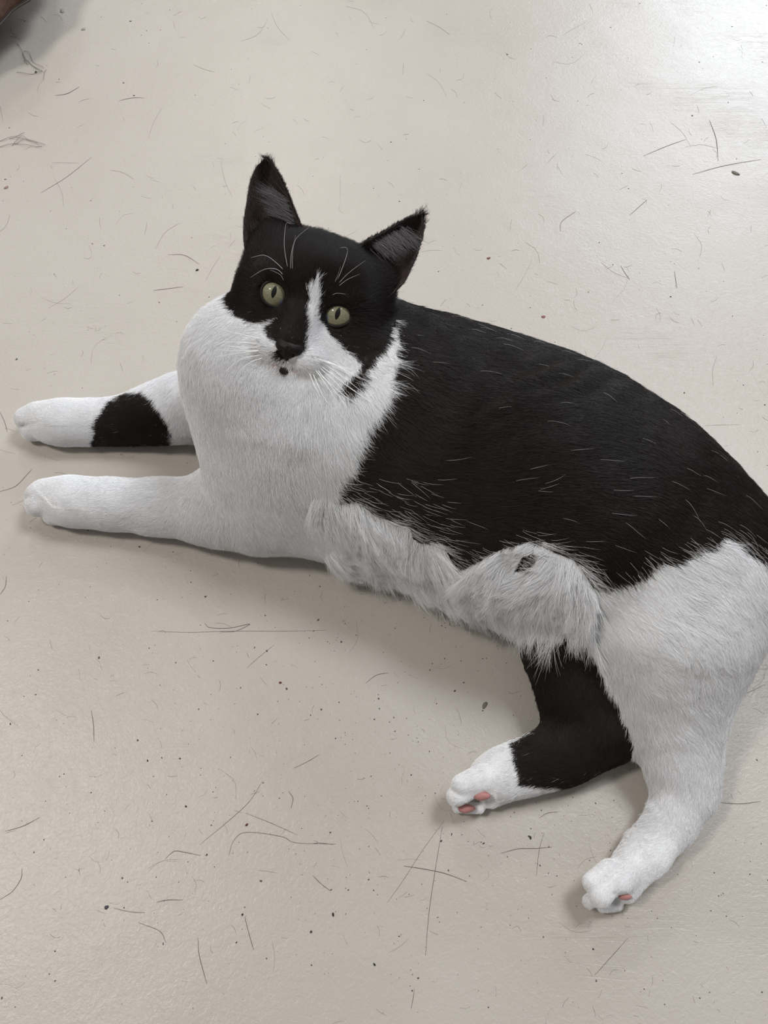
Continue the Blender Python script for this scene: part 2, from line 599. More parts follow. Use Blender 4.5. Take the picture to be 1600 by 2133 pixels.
for VV, FF, fl in (earL, earR):
    # make faces point outwards (front faces toward the camera)
    off = len(V)
    V = np.vstack([V, VV]); Q = np.vstack([Q, FF + off])
    earflag = np.concatenate([earflag, fl]); isear = np.concatenate([isear, np.ones(len(VV), bool)])

# fix winding of everything from the normals: outward = away from the field
def face_normals(V, Q):
    n_ = np.cross(V[Q[:, 2]] - V[Q[:, 0]], V[Q[:, 3]] - V[Q[:, 1]])
    a = np.linalg.norm(n_, axis=1) + 1e-15
    return n_ / a[:, None], a / 2
FN, FA = face_normals(V, Q)
body_faces = ~isear[Q[:, 0]]
ctr = V[Q].mean(1)
sel = np.where(body_faces)[0][::37]
step = field_at(ctr[sel] + FN[sel] * .002)
if (step > 0).mean() < .5:
    Q[body_faces] = Q[body_faces][:, ::-1]
earF = np.where(~body_faces)[0]
efront = earflag[Q[earF]].mean(1) > .9
eback = earflag[Q[earF]].mean(1) < .1
for grp, sgn in ((efront, 1), (eback, -1)):
    for half in (0, 1):
        pass
    ff = earF[grp]
    lft = ctr[ff] @ HX < (HO @ HX)
    for part in (lft, ~lft):
        f2 = ff[part]
        if (FN[f2] @ HF).mean() * sgn < 0:
            Q[f2] = Q[f2][:, ::-1]
FN, FA = face_normals(V, Q)
VN = np.zeros_like(V)
for a in range(4):
    np.add.at(VN, Q[:, a], FN * FA[:, None])
VN /= np.linalg.norm(VN, axis=1)[:, None] + 1e-15

# loose skin folds running across the back and flank
gq = V
sdir = np.array([math.cos(math.radians(-21)), math.sin(math.radians(-21)), 0])
_x, _y, _ = proj(V)
mk = np.exp(-(((_x - 1150) / 170) ** 2)) * np.exp(-(((_y - 815) / 95) ** 2)) * (V[:, 2] > .04) * np.clip(.6 + vnoise(V, 26, 4.4) * 1.4, 0, 1.4)
sc_ = V @ (UPV * .92 - RGT * .38) + .007 * vnoise(V, 28)
V = V + VN * (mk * .0011 * np.sin(sc_ * 2 * math.pi / .0135) * (1 + .6 * vnoise(V, 45)))[:, None]
body_m = ~isear
V = V + VN * (.0007 * vnoise(V, 70) * body_m * (V[:, 2] > .03) * (((V - HO) @ HR.T / hs)[:, 2] < -200))[:, None]

# ---------------------------------------------------------------- coat pattern
def inpoly(x, y, poly):
    poly = np.asarray(poly, float)
    r = np.zeros(len(x), bool)
    j = len(poly) - 1
    for i in range(len(poly)):
        xi, yi = poly[i]; xj, yj = poly[j]
        c_ = ((yi > y) != (yj > y)) & (x < (xj - xi) * (y - yi) / (yj - yi + 1e-12) + xi)
        r ^= c_
        j = i
    return r
HEAD_WHITE = [(430, 620), (467, 631), (482, 660), (523, 676), (550, 674), (579, 664), (556, 680), (561, 696), (576, 712), (582, 723), (571, 733), (576, 746), (598, 751), (632, 732), (637, 707), (642, 680), (641, 657), (645, 632), (643, 615), (634, 612), (652, 598), (660, 578), (663, 600), (664, 622), (659, 645), (655, 672), (672, 682), (683, 696), (693, 708), (711, 724), (733, 740), (757, 758), (742, 772), (701, 803), (690, 850), (560, 860), (430, 800)]
TORSO_BLACK = [(815, 560), (821, 632), (824, 700), (822, 760), (810, 810), (783, 850), (750, 900), (733, 955), (714, 985), (697, 1005), (695, 1048), (740, 1040), (780, 1075), (812, 1085), (850, 1095), (862, 1125), (900, 1130), (930, 1150), (950, 1190), (975, 1180), (1010, 1160), (1060, 1135), (1110, 1125), (1150, 1150), (1190, 1160), (1215, 1190), (1235, 1225), (1290, 1215), (1330, 1200), (1370, 1175), (1420, 1160), (1480, 1140), (1500, 1110), (1540, 1140), (1590, 1160), (1800, 1190), (1900, 900), (1400, 400), (820, 400)]
BELLY_SPOT = [(1072, 1190), (1090, 1158), (1125, 1146), (1122, 1168), (1100, 1192)]
FORE_BLACK = [(195, 935), (198, 880), (225, 842), (258, 820), (302, 812), (328, 835), (350, 875), (372, 935)]
HIND_BLACK = [(1060, 1348), (1100, 1320), (1150, 1312), (1250, 1330), (1400, 1540), (1400, 1600), (1190, 1655), (1185, 1640), (1141, 1639), (1085, 1634), (1078, 1590), (1068, 1545), (1110, 1522), (1050, 1400)]
JAW_BLACK = [(755, 754), (784, 750), (754, 788), (716, 824), (700, 814), (736, 780)]
CHEEK_BLACK = [(735, 738), (757, 758), (778, 750), (797, 722), (808, 690), (811, 640), (808, 600), (740, 640)]

GROUPS = ['torso', 'chest', 'belly', 'foreleg_near', 'foreleg_far', 'hind_near', 'hind_far', 'tail', 'neck', 'head']
def group_of(p):
    out = np.zeros(len(p), int)
    best = np.full(len(p), 9.0)
    for gi, g in enumerate(GROUPS):
        for pr in prims:
            if pr['g'] != g or pr['sub']: continue
            s = sd(pr, p)
            m_ = s < best
            best[m_] = s[m_]; out[m_] = gi
    return out
GV = group_of(V)
GV[isear] = 10
def is_black(p, g, jit=0.0):
    x, y, _ = proj(p)
    if jit:
        x = x + rng.normal(0, jit, len(x)) + 5 * vnoise(p, 160)
        y = y + rng.normal(0, jit, len(x)) + 5 * vnoise(p, 160, 7.3)
    tb = inpoly(x, y, TORSO_BLACK) | inpoly(x, y, BELLY_SPOT)
    loc = (p - HO) @ HR.T / hs
    b = np.where(np.isin(g, [0, 2, 5]), tb, False)
    ck = np.isin(g, [1, 8])
    b = np.where(ck, inpoly(x, y, TORSO_BLACK), b)
    b = np.where(ck & (loc[:, 2] < -195) & (loc[:, 0] > -60) & (y < 640), True, b)
    b = np.where(g == 4, inpoly(x, y, FORE_BLACK), b)
    b = np.where(g == 6, inpoly(x, y, HIND_BLACK), b)
    b = np.where(g == 7, True, b)
    hb = ~inpoly(x, y, HEAD_WHITE)
    jaw = inpoly(x, y, JAW_BLACK)
    low = (loc[:, 1] < -60) & (loc[:, 2] < -110)
    hb = (hb & ~low) | jaw
    b = np.where(g == 9, hb, b)
    b = np.where(np.isin(g, [0, 1, 8]) & jaw, True, b)
    b = np.where(np.isin(g, [0, 1, 8, 9]) & inpoly(x, y, CHEEK_BLACK), True, b)
    return np.where(g == 10, True, b)
BV = is_black(V, GV)
WHITE = np.array([0.875, 0.882, 0.895]); BLACK = np.array([0.0096, 0.0061, 0.0047])
vc = np.where(BV[:, None], BLACK, WHITE * .86)
vc[isear & (earflag > .5)] = (0.050, 0.033, 0.031)
# pink skin: paw pads and a bare patch on the belly
xv, yv, _ = proj(V)
loc = (V - HO) @ HR.T / hs
# lips, eyelid skin and tear stain
lip = (GV == 9) & (np.abs(loc[:, 0]) < 40) & (loc[:, 1] < -126) & (loc[:, 1] > -148) & (loc[:, 2] > 15)
vc[lip] = (.50, .36, .33)
sp_ = (GV == 9) & (np.hypot((loc[:, 0] + 1) / 15, (loc[:, 1] + 136) / 12) < 1) & (loc[:, 2] > 10)
vc[sp_] = (.12, .10, .10)
for ex in EYES:
    rim = (GV == 9) & (np.hypot((loc[:, 0] - ex[0]) / 33, (loc[:, 1] - ex[1]) / 31) < 1.05)
    vc[rim] = (.012, .009, .008)

mb, n, l, b = mat('cat_skin')
at = n.new('ShaderNodeAttribute'); at.attribute_name = 'coat'
l.new(at.outputs['Color'], b.inputs['Base Color'])
b.inputs['Roughness'].default_value = 0.8
b.inputs['Specular IOR Level'].default_value = 0.1
cat = fast_mesh('cat', V, Q, mb)
ca = cat.data.color_attributes.new('coat', 'FLOAT_COLOR', 'POINT')
ca.data.foreach_set('color', np.hstack([vc, np.ones((len(vc), 1))]).astype(np.float32).ravel())
cat['label'] = 'black and white shorthair cat with yellow-green eyes lying on the floor, looking up'
cat['category'] = 'cat'

#FURBEGIN
# ---------------------------------------------------------------- fur
# flow guides: group -> (px, py, dx, dy, weight)
FLOW = {
 'torso': [(850, 650, .9, .35), (1000, 700, .9, .4), (1200, 760, .85, .5), (1400, 880, .7, .7), (1550, 1020, .65, .75), (880, 850, .6, .3), (800, 900, .7, .8), (1000, 900, 1, -.25), (1150, 950, 1, -.3), (1300, 1000, 1, 0), (1450, 1040, .9, .4), (750, 1020, .8, .25), (900, 1050, 1, .25), (1050, 1080, 1, .1), (1200, 1100, 1, .2), (1350, 1120, .8, .55), (1300, 1180, .5, .9), (1500, 1180, .75, .65), (1580, 1150, .7, .7)],
 'chest': [(450, 620, -.8, .25), (400, 700, -.75, .5), (400, 800, -.35, .95), (500, 850, 0, 1), (600, 900, .05, 1), (700, 900, .3, .95), (800, 780, .5, .7), (480, 980, -.3, 1), (600, 1060, .2, 1), (700, 1080, .3, 1), (650, 820, .1, 1)],
 'neck': [(450, 620, -.85, .2), (420, 700, -.6, .6), (480, 760, -.2, 1), (600, 850, 0, 1), (750, 850, .4, .9), (820, 760, .8, .5), (830, 680, .8, .3), (850, 640, .9, .3)],
 'belly': [(700, 1130, .15, 1), (780, 1140, .15, 1), (850, 1180, .2, 1), (920, 1220, .25, 1), (1000, 1200, -.5, .85), (1050, 1180, -.6, .75), (1060, 1260, -.1, 1), (1140, 1180, -.5, .8), (1200, 1180, .3, 1), (1150, 1270, .2, 1), (1220, 1260, .25, 1), (990, 1260, -.2, 1)],
 'foreleg_near': [(640, 1060, .1, 1), (560, 1100, -.1, 1), (480, 1060, -.25, .95), (380, 1060, -.5, .8), (300, 1050, -.85, .3), (200, 1045, -1, .1), (100, 1040, -1, .1)],
 'foreleg_far': [(420, 860, -.2, 1), (350, 830, -.6, .7), (280, 850, -.8, .5), (200, 880, -1, .2), (80, 880, -1, 0)],
 'hind_near': [(1300, 1250, .3, .9), (1450, 1180, .75, .65), (1560, 1250, .6, .9), (1550, 1350, .3, 1), (1450, 1300, .6, .8), (1350, 1350, .4, .9), (1280, 1420, .15, 1), (1400, 1450, .5, .9), (1480, 1480, .3, 1), (1400, 1580, .4, .9), (1470, 1600, .2, 1), (1400, 1680, -.5, .9), (1340, 1780, -.7, .7), (1260, 1850, -.6, .8)],
 'hind_far': [(1120, 1340, -.1, 1), (1200, 1380, .2, 1), (1180, 1500, .1, 1), (1250, 1540, -.3, .6), (1150, 1590, -.9, .4), (1050, 1610, -.9, .4), (960, 1650, -.8, .5)],
 'tail': [(1600, 1130, .4, 1), (1650, 1300, 0, 1)],
}
FLOW['chest'] = FLOW['chest'] + FLOW['neck']
HFLOW = [(0, -70, 0, 1), (0, 0, 0, 1), (0, 60, 0, 1), (0, 150, 0, 1), (-60, 60, -.4, 1), (60, 60, .4, 1), (-110, 90, -.6, .8), (115, 90, .6, .8), (-105, 0, -1, 0), (110, 0, 1, 0), (-150, -10, -.9, -.4), (165, -10, .9, -.4), (-70, -60, -.9, -.3), (75, -60, .9, -.3), (-40, -105, -1, -.25), (42, -105, 1, -.25), (-100, -90, -.8, -.6), (110, -90, .8, -.6), (-20, -150, -.3, -1), (20, -150, .3, -1), (0, -165, 0, -1), (-30, -30, -.5, .6), (32, -30, .5, .6), (-70, 28, -.4, .9), (72, 28, .4, .9), (-72, -34, -.7, -.6), (74, -34, .7, -.6), (-30, 20, -.2, 1), (30, 20, .2, 1)]
LEN = dict(torso=.0125, chest=.0078, neck=.0080, belly=.0235, foreleg_near=.0060, foreleg_far=.0062, hind_near=.0115, hind_far=.0065, tail=.014, head=.0052, ear=.0028)
LIFT = dict(torso=.16, chest=.24, neck=.26, belly=.50, foreleg_near=.26, foreleg_far=.24, hind_near=.30, hind_far=.20, tail=.25, head=.26, ear=.3)
gnames = GROUPS + ['ear']
def idw(x, y, guides, power=2.6):
    G = np.array([q[:4] for q in guides], float)
    out = np.zeros((len(x), 2))
    ws = np.zeros(len(x))
    for gx, gy, dx, dy in G:
        nn = math.hypot(dx, dy)
        w_ = 1.0 / (((x - gx) ** 2 + (y - gy) ** 2 + 60.) ** (power / 2))
        out[:, 0] += w_ * dx / nn; out[:, 1] += w_ * dy / nn; ws += w_
    return out / ws[:, None]

def make_fur(N):
    # density: visible side first, nothing under the cat
    c0 = V[Q].mean(1)
    fg = GV[Q[:, 0]]
    view = CAM - c0
    view /= np.linalg.norm(view, axis=1)[:, None]
    facing = (FN * view).sum(1)
    dens = np.where(facing > -.35, 1.0, .22)
    dens *= np.where(c0[:, 2] < .003, .05, 1)
    dm = np.array([1.0, 1.05, 1.0, 1.5, 1.5, 1.05, 1.4, 1.0, 1.1, 1.9, 2.2])
    dens *= dm[fg]
    loc_ = (c0 - HO) @ HR.T / hs
    for ex in EYES:
        e_ = np.hypot((loc_[:, 0] - ex[0]) / 31, (loc_[:, 1] - ex[1]) / 28)
        dens *= np.where((fg == 9) & (e_ < 1.0), 0, 1)
    nose_ = (fg == 9) & (np.hypot((loc_[:, 0] + 3) / 25, (loc_[:, 1] + 100) / 14) < 1) & (loc_[:, 2] > 40)
    dens *= np.where(nose_, 0, 1)
    dens *= np.where((fg == 10) & (earflag[Q[:, 0]] > .5), .10, 1)
    pr_ = dens * FA
    pr_ /= pr_.sum()
    fi = rng.choice(len(Q), N, p=pr_)
    u = rng.random(N)[:, None]; v = rng.random(N)[:, None]
    a, b_, c_, d_ = (V[Q[fi, k]] for k in range(4))
    R0 = (a * (1 - u) + b_ * u) * (1 - v) + (d_ * (1 - u) + c_ * u) * v
    a, b_, c_, d_ = (VN[Q[fi, k]] for k in range(4))
    NN = (a * (1 - u) + b_ * u) * (1 - v) + (d_ * (1 - u) + c_ * u) * v
    NN /= np.linalg.norm(NN, axis=1)[:, None]
    g = fg[fi].copy()
    x, y, dz = proj(R0)
    pre = is_black(R0, g, 0)
    g = np.where((g == 0) & ~pre & (x < 1238) & (x > 650) & (y > 1030), 2, g)
    T = np.zeros((N, 3))
    fl = np.where(g == 8, 1, g)
    fl = np.where((g == 0) & ~pre & (x < 800) & (y < 1040), 1, fl)
    fl = np.where((g == 2) & (x < 720) & (y < 1060), 1, fl)
    for gi, gn in enumerate(gnames):
        m_ = fl == gi
        if not m_.any(): continue
        if gn in FLOW:
            d2 = idw(x[m_], y[m_], FLOW[gn])
            T[m_] = d2[:, :1] * RGT - d2[:, 1:] * UPV
        else:
            lc = (R0[m_] - HO) @ HR.T / hs
            if gn == 'ear':
                s_ = np.where(lc[:, 0] < 0, -1.0, 1.0)
                fr = earflag[Q[fi[m_], 0]] > .5
                d2 = np.stack([np.where(fr, -s_ * -.25, s_ * .25), np.ones(len(s_))], 1)
                T[m_] = d2[:, :1] * HX + d2[:, 1:] * HU + np.where(fr, .4, 0)[:, None] * HF
            else:
                d2 = idw(lc[:, 0], lc[:, 1], HFLOW, 3.0)
                back = np.clip((-lc[:, 2] - 60) / 80, 0, 1)[:, None]
                T[m_] = d2[:, :1] * HX + d2[:, 1:] * HU - HF * (.25 + back * .8)
    T -= NN * (T * NN).sum(1)[:, None]
    T /= np.linalg.norm(T, axis=1)[:, None] + 1e-9
    B = np.cross(NN, T)
    black = is_black(R0, g, 2.2) & ~((g == 2) & ~pre & (y > 1030))
    L = np.array([LEN[q] for q in gnames])[g]
    lift = np.array([LIFT[q] for q in gnames])[g]
    # local length changes
    lc = (R0 - HO) @ HR.T / hs
    hd = g == 9
    nz_ = np.hypot(lc[:, 0], lc[:, 1] + 80)
    L = np.where(hd, L * np.clip(.30 + nz_ / 130, .35, 1.9), L)
    for ex in EYES:
        e_ = np.hypot(lc[:, 0] - ex[0], lc[:, 1] - ex[1])
        L = np.where(hd, L * np.clip((e_ - 14) / 34, .28, 1), L)
    L = np.where((g == 10) & (earflag[Q[fi, 0]] > .5), .0035, L)
    # inner-ear tufts and ear tips
    tipL = np.hypot(x - 557, y - 345) < 18; tipR = np.hypot(x - 878, y - 452) < 18
    L = np.where((g == 10) & (tipL | tipR), .006, L)
    L = np.where(np.isin(g, [0, 1, 8]) & (x > 790) & (y < 790) & ~pre & (x < 900), .0055, L)
    q_ = np.stack([x - 765, y - 752], 1); t_ = np.clip((q_ @ np.array([-60., 66.])) / 7956., 0, 1)
    jd = np.hypot(q_[:, 0] + 60 * t_, q_[:, 1] - 66 * t_)
    L = np.where(np.isin(g, [0, 1, 8, 9]) & (jd < 40) & (lc[:, 2] > -260), L * np.clip(jd / 40, .42, 1), L)
    paw = ((g == 3) & (x < 180)) | ((g == 4) & (x < 200)) | ((g == 5) & (y > 1790)) | ((g == 6) & (x < 1060))
    L = np.where(g == 5, .0125 - .0088 * np.clip((y - 1480) / 270, 0, 1), L)
    pf = np.ones(N)
    pf = np.where(g == 3, np.clip((300 - x) / 150, 0, 1), pf)
    pf = np.where(g == 4, np.clip((290 - x) / 130, 0, 1), pf)
    pf = np.where(g == 5, np.clip((y - 1700) / 90, 0, 1), pf)
    pf = np.where(g == 6, np.clip((1120 - x) / 80, 0, 1), pf)
    L = np.where(np.isin(g, [3, 4, 5, 6]), L * (1 - pf) + .0020 * pf, L)
    L = np.where((g == 3) & (x > 450), .0085, L)
    L = np.where((g == 0) & black, .0095, L)
    L = np.where((g == 2), L * rng.uniform(.45, 1.1, N) * (1 + .45 * vnoise(R0, 130)), L)
    L = np.where((g == 2) & (np.hypot(x - 1097, y - 1142) < 48), L * .32, L)
    L = np.where((g == 0) & ~black & (y > 1060) & (x < 1250), .018, L)
    low = np.isin(g, [3, 4, 6]) | paw
    hb = np.clip(R0[:, 2] / .02, .25, 1)
    L = L * rng.uniform(.65, 1.15, N)
    lift = np.where(black, lift * .8, lift)
    lift = lift + rng.normal(0, .07, N) + .10 * vnoise(R0, 90)
    # shared wandering plus a little of its own
    wob = .55 * vnoise(R0, 55, 3.1) + .35 * vnoise(R0, 170, 9.7)
    wob *= np.array([.45, .5, 1.3, .5, .5, .8, .5, .5, .5, .35, .6])[g]
    wob = np.where(black & (g == 0), wob * .7, wob)
    wob += rng.normal(0, .13, N)
    d0 = T * np.cos(wob)[:, None] + B * np.sin(wob)[:, None]
    d0 = d0 * np.cos(lift)[:, None] + NN * np.sin(lift)[:, None]
    # tips gather in tufts
    tip = R0 + d0 * L[:, None]
    cell = np.where(np.isin(g, [2, 1, 8, 5]), .0042, .0026)
    cell = np.where(g == 2, .0085, cell)
    rot_ = np.linalg.qr(np.array([[.8, .3, .5], [-.4, .9, .2], [.3, -.5, .7]]))[0]
    jq = tip @ rot_ + .0042 * np.stack([vnoise(tip, 150, q) for q in (1.1, 5.5, 8.8)], 1) + .0014 * np.stack([vnoise(tip, 420, q) for q in (2.1, 6.5, 9.8)], 1)
    key = np.floor(jq / cell[:, None]).astype(np.int64)
    hk = (key[:, 0] * 73856093) ^ (key[:, 1] * 19349663) ^ (key[:, 2] * 83492791)
    _, inv = np.unique(hk, return_inverse=True)
    cn = np.bincount(inv)
    mean = np.stack([np.bincount(inv, tip[:, q]) / cn for q in range(3)], 1)[inv]
    cl = np.array([.30, .28, .66, .25, .25, .42, .25, .4, .28, .2, .2])[g]
    cl = np.where(paw, .05, cl)
    cvec = (mean - tip) * cl[:, None]
    cm = np.linalg.norm(cvec, axis=1)
    cvec *= np.minimum(1, .30 * L / (cm + 1e-9))[:, None]
    K = 5
    pts = np.zeros((N, K, 3))
    bend = rng.normal(0, .10, N)
    for k in range(K):
        t = k / (K - 1)
        p = R0 + d0 * (L * t)[:, None] - NN * (L * .14 * t * t)[:, None] + B * (L * bend * t * t)[:, None]
        p += cvec * t ** 1.5
        pts[:, k] = p
    pts[:, :, 2] = np.maximum(pts[:, :, 2], .0005)
    pts[:, 0] -= NN * .0004
    # coat colours, one per hair
    col = np.where(black[:, None], BLACK, WHITE) * (1 + rng.normal(0, .07, N))[:, None]
    wear = vnoise(R0, 28)[:, None]
    col = np.where(black[:, None], col * (1 + .25 * wear), col)
    infr = (g == 10) & (earflag[Q[fi, 0]] > .5)
    col = np.where(infr[:, None], np.array([.10, .085, .085]) * rng.uniform(.5, 1.6, N)[:, None], col)
    lipm = hd & (np.abs(lc[:, 0]) < 34) & (lc[:, 1] < -127) & (lc[:, 1] > -141) & (lc[:, 2] > 15)
    L0 = lipm & (rng.random(N) < .3)
    for dx_, dy_ in ((645, 741), (657, 742), (668, 744), (650, 752), (663, 753), (677, 755), (545, 712), (553, 722), (541, 722)):
        col = np.where((hd & (np.hypot(x - dx_, y - dy_) < 1.8))[:, None], col * .45, col)
    # chin spot
    spot = hd & (np.hypot((lc[:, 0] + 1) / 9, (lc[:, 1] + 137) / 8) < 1) & (lc[:, 2] > 5)
    col = np.where(spot[:, None], np.array([.035, .03, .028]), col)
    keep = ~L0
    # lone white hairs in the black coat, more of them next to the white
    stray = black & (rng.random(N) < .00028) & (g == 0) & (x > 900)
    edge = black & ~is_black(R0 + rng.normal(0, .0055, (N, 3)), g) & (rng.random(N) < np.where(y > 1030, .08, .03))
    stray |= black & (g == 0) & (x > 700) & (x < 940) & (y > 995) & (y < 1125) & (rng.random(N) < .005)
    stray |= edge & (g != 9)
    stray |= edge & (g == 9) & (rng.random(N) < .5)
    col = np.where(stray[:, None], np.array([.55, .54, .53]), col)
    pts = np.where((stray & (g == 0))[:, None, None], R0[:, None] + (pts - R0[:, None]) * 1.5 + NN[:, None] * .0012, pts)
    rad = np.where(black, .00008, .000062)
    rad = np.where(g == 9, .000055, rad); rad = np.where(g == 10, .00006, rad)
    rad = np.where(stray, .00005, rad)
    blk = black & ~stray
    # paw pads stay bare
    for px_, py_, rp in PADS:
        keep &= ~((np.isin(g, [5, 6])) & (np.hypot(x - px_, y - py_) < rp))
    return pts[keep], rad[keep], col[keep], blk[keep], g[keep]

PADS = [(1003, 1656, 15), (966, 1682, 15), (1045, 1660, 9), (1301, 1864, 12)]
PADDEF = [(1003, 1657, 18, 10, 5, .024), (971, 1684, 18, 9, 0, .013), (1301, 1867, 14, 7, 8, .018), (1046, 1660, 7, 12, 25, .012), (1266, 1892, 16, 4.5, -8, .007)]

def hair_mat(name, rough, spec, sheen):
    m, n, l, b = mat(name)
    at = n.new('ShaderNodeAttribute'); at.attribute_name = 'hair_col'
    l.new(at.outputs['Color'], b.inputs['Base Color'])
    b.inputs['Roughness'].default_value = rough
    b.inputs['Specular IOR Level'].default_value = spec
    return m

def hair_obj(name, pts, rad, col, material, parent, taper=(1, 1, .9, .65, .2)):
    hc = bpy.data.hair_curves.new(name)
    N, K = pts.shape[:2]
    hc.add_curves([K] * N)
    hc.points.foreach_set('position', pts.astype(np.float32).ravel())
    ra = hc.attributes.get('radius') or hc.attributes.new('radius', 'FLOAT', 'POINT')
    r = rad[:, None] * np.array(taper)[None, :]
    ra.data.foreach_set('value', r.astype(np.float32).ravel())
    cc = hc.attributes.new('hair_col', 'FLOAT_COLOR', 'CURVE')
    cc.data.foreach_set('color', np.hstack([np.clip(col, 0, 1), np.ones((N, 1))]).astype(np.float32).ravel())
    hc.materials.append(material)
    o = bpy.data.objects.new(name, hc)
    COL.objects.link(o)
    o.parent = parent
    o['kind'] = 'stuff'
    return o

HP, HRAD, HC, HBK, HG = make_fur(NHAIR := 1300000)
hw = hair_mat('white_fur', .55, .25, 0)
hbk = hair_mat('black_fur', .48, .30, 0)
fw = hair_obj('white_fur', HP[~HBK], HRAD[~HBK], HC[~HBK], hw, cat)
fw['label'] = 'soft white fur'
fb = hair_obj('black_fur', HP[HBK], HRAD[HBK], HC[HBK], hbk, cat)
fb['label'] = 'sleek brownish black fur'
#FUREND

#PARTSBEGIN
# ---------------------------------------------------------------- eyes, nose, whiskers, pads, ear tufts
def eye_mat():
    m, n, l, b = mat('cat_eye')
    tc = n.new('ShaderNodeTexCoord')
    sep = n.new('ShaderNodeSeparateXYZ'); l.new(tc.outputs['Object'], sep.inputs[0])
    def M(op, a, b_=0.0):
        x = n.new('ShaderNodeMath'); x.operation = op
        for i, v in enumerate((a, b_)):
            if isinstance(v, (int, float)): x.inputs[i].default_value = v
            else: l.new(v, x.inputs[i])
        return x.outputs[0]
    def ramp(v, a, b_):
        r = n.new('ShaderNodeMapRange'); r.interpolation_type = 'SMOOTHSTEP'
        r.inputs[1].default_value = a; r.inputs[2].default_value = b_
        l.new(v, r.inputs[0]); return r.outputs[0]
    def mix(f, a, b_):
        x = n.new('ShaderNodeMix'); x.data_type = 'RGBA'; l.new(f, x.inputs[0])
        for i, v in ((6, a), (7, b_)):
            if isinstance(v, tuple): x.inputs[i].default_value = (*v, 1)
            else: l.new(v, x.inputs[i])
        return x.outputs[2]
    X, Y, Z = sep.outputs
    px_, py_ = 5.2, 13.0
    yy = M('SUBTRACT', Y, 4.0)
    pr = M('SQRT', M('ADD', M('POWER', M('ABSOLUTE', M('DIVIDE', X, px_)), 1.6), M('POWER', M('ABSOLUTE', M('DIVIDE', yy, py_)), 1.6)))
    rr_ = M('SQRT', M('ADD', M('POWER', X, 2.0), M('POWER', Y, 2.0)))
    ang = M('ARCTAN2', yy, X)
    cmb = n.new('ShaderNodeCombineXYZ'); l.new(M('MULTIPLY', ang, 7.0), cmb.inputs[0]); l.new(M('MULTIPLY', rr_, .10), cmb.inputs[1])
    nt = n.new('ShaderNodeTexNoise'); nt.inputs['Scale'].default_value = 1.0; nt.inputs['Detail'].default_value = 4
    l.new(cmb.outputs[0], nt.inputs['Vector'])
    iris = mix(ramp(nt.outputs['Fac'], .35, .68), (.175, .168, .105), (.25, .24, .155))
    iris = mix(ramp(Y, 8.0, -22.0), iris, (.30, .25, .12)) if False else iris
    warm = ramp(M('MULTIPLY', Y, -1.0), 4.0, 22.0)
    iris = mix(M('MULTIPLY', warm, .45), iris, (.30, .255, .14))
    iris = mix(ramp(rr_, 24.0, 28.5), iris, (.03, .02, .014))
    col = mix(ramp(pr, 1.08, .94), iris, (.002, .002, .002))
    # third eyelid in the corner next to the nose
    at = n.new('ShaderNodeAttribute'); at.attribute_name = 'inner'
    col = mix(ramp(at.outputs['Fac'], .45, .55), col, (.17, .19, .22))
    l.new(col, b.inputs['Base Color'])
    b.inputs['Roughness'].default_value = 0.45
    b.inputs['Specular IOR Level'].default_value = 0.2
    b.inputs['Coat Weight'].default_value = 0.3
    b.inputs['Coat Roughness'].default_value = 0.02
    return m
EM = eye_mat()
rim_m = flat('eyelid_skin', (.010, .0075, .0065), .5, .25)
for k_e, ex in enumerate(EYES):
    V_, F_ = [], []
    nr, ns = 30, 48
    sgn = 1 if ex[0] < 0 else -1                      # direction of the nose
    inn = []
    for a in range(nr + 1):
        th = math.pi * .62 * a / nr
        for b_ in range(ns):
            ph = 2 * math.pi * b_ / ns
            q = (EYE_R * math.sin(th) * math.cos(ph), EYE_R * math.sin(th) * math.sin(ph), EYE_R * math.cos(th))
            V_.append(q)
            d_ = math.hypot(q[0] - sgn * 26.5, q[1] + 15)
            inn.append(1.0 if (d_ < 12.5 and q[2] > 0) else 0.0)
    for a in range(nr):
        for b_ in range(ns):
            F_.append((a * ns + b_, (a + 1) * ns + b_, (a + 1) * ns + (b_ + 1) % ns, a * ns + (b_ + 1) % ns))
    eo = mesh_obj('eye', V_, F_, EM, cat)
    fa = eo.data.attributes.new('inner', 'FLOAT', 'POINT')
    fa.data.foreach_set('value', inn)
    Mx = Matrix([[HX[0], HU[0], HF[0], 0], [HX[1], HU[1], HF[1], 0], [HX[2], HU[2], HF[2], 0], [0, 0, 0, 1]])
    # the ball looks at the camera: turn its axis from the head's forward axis to the sight line
    eo.matrix_world = Matrix.Translation(Vector(H(*ex))) @ Mx @ Matrix.Scale(hs, 4)
    eo['label'] = 'yellow-green eye with a narrow slit pupil'
    # lids: a dark rim that follows the opening over the ball
    pts, rad = [], []
    for t in np.linspace(0, 2 * math.pi, 49):
        a_, b_ = (27.5, 24.5) if sgn > 0 else (30.0, 22.0)
        tl = math.radians(-22 * sgn)
        x0, y0 = a_ * math.cos(t), b_ * math.sin(t)
        g_ = 1 + .16 * math.exp(-((((t if sgn > 0 else t - math.pi) + math.pi) % (2 * math.pi) - math.pi) / .35) ** 2)
        x0 *= g_; y0 *= g_
        x_, y_ = x0 * math.cos(tl) - y0 * math.sin(tl), x0 * math.sin(tl) + y0 * math.cos(tl)
        z_ = math.sqrt(max(EYE_R ** 2 - x_ * x_ - y_ * y_, 16)) + .5
        pts.append(H(ex[0] + x_, ex[1] + y_, ex[2] + z_)); rad.append(3.9 * hs)
    v_, f_ = tube(pts, rad, 8)
    lo_ = mesh_obj('eyelid', v_, f_, rim_m, cat)
    lo_['label'] = 'dark bare rim of the eyelid'

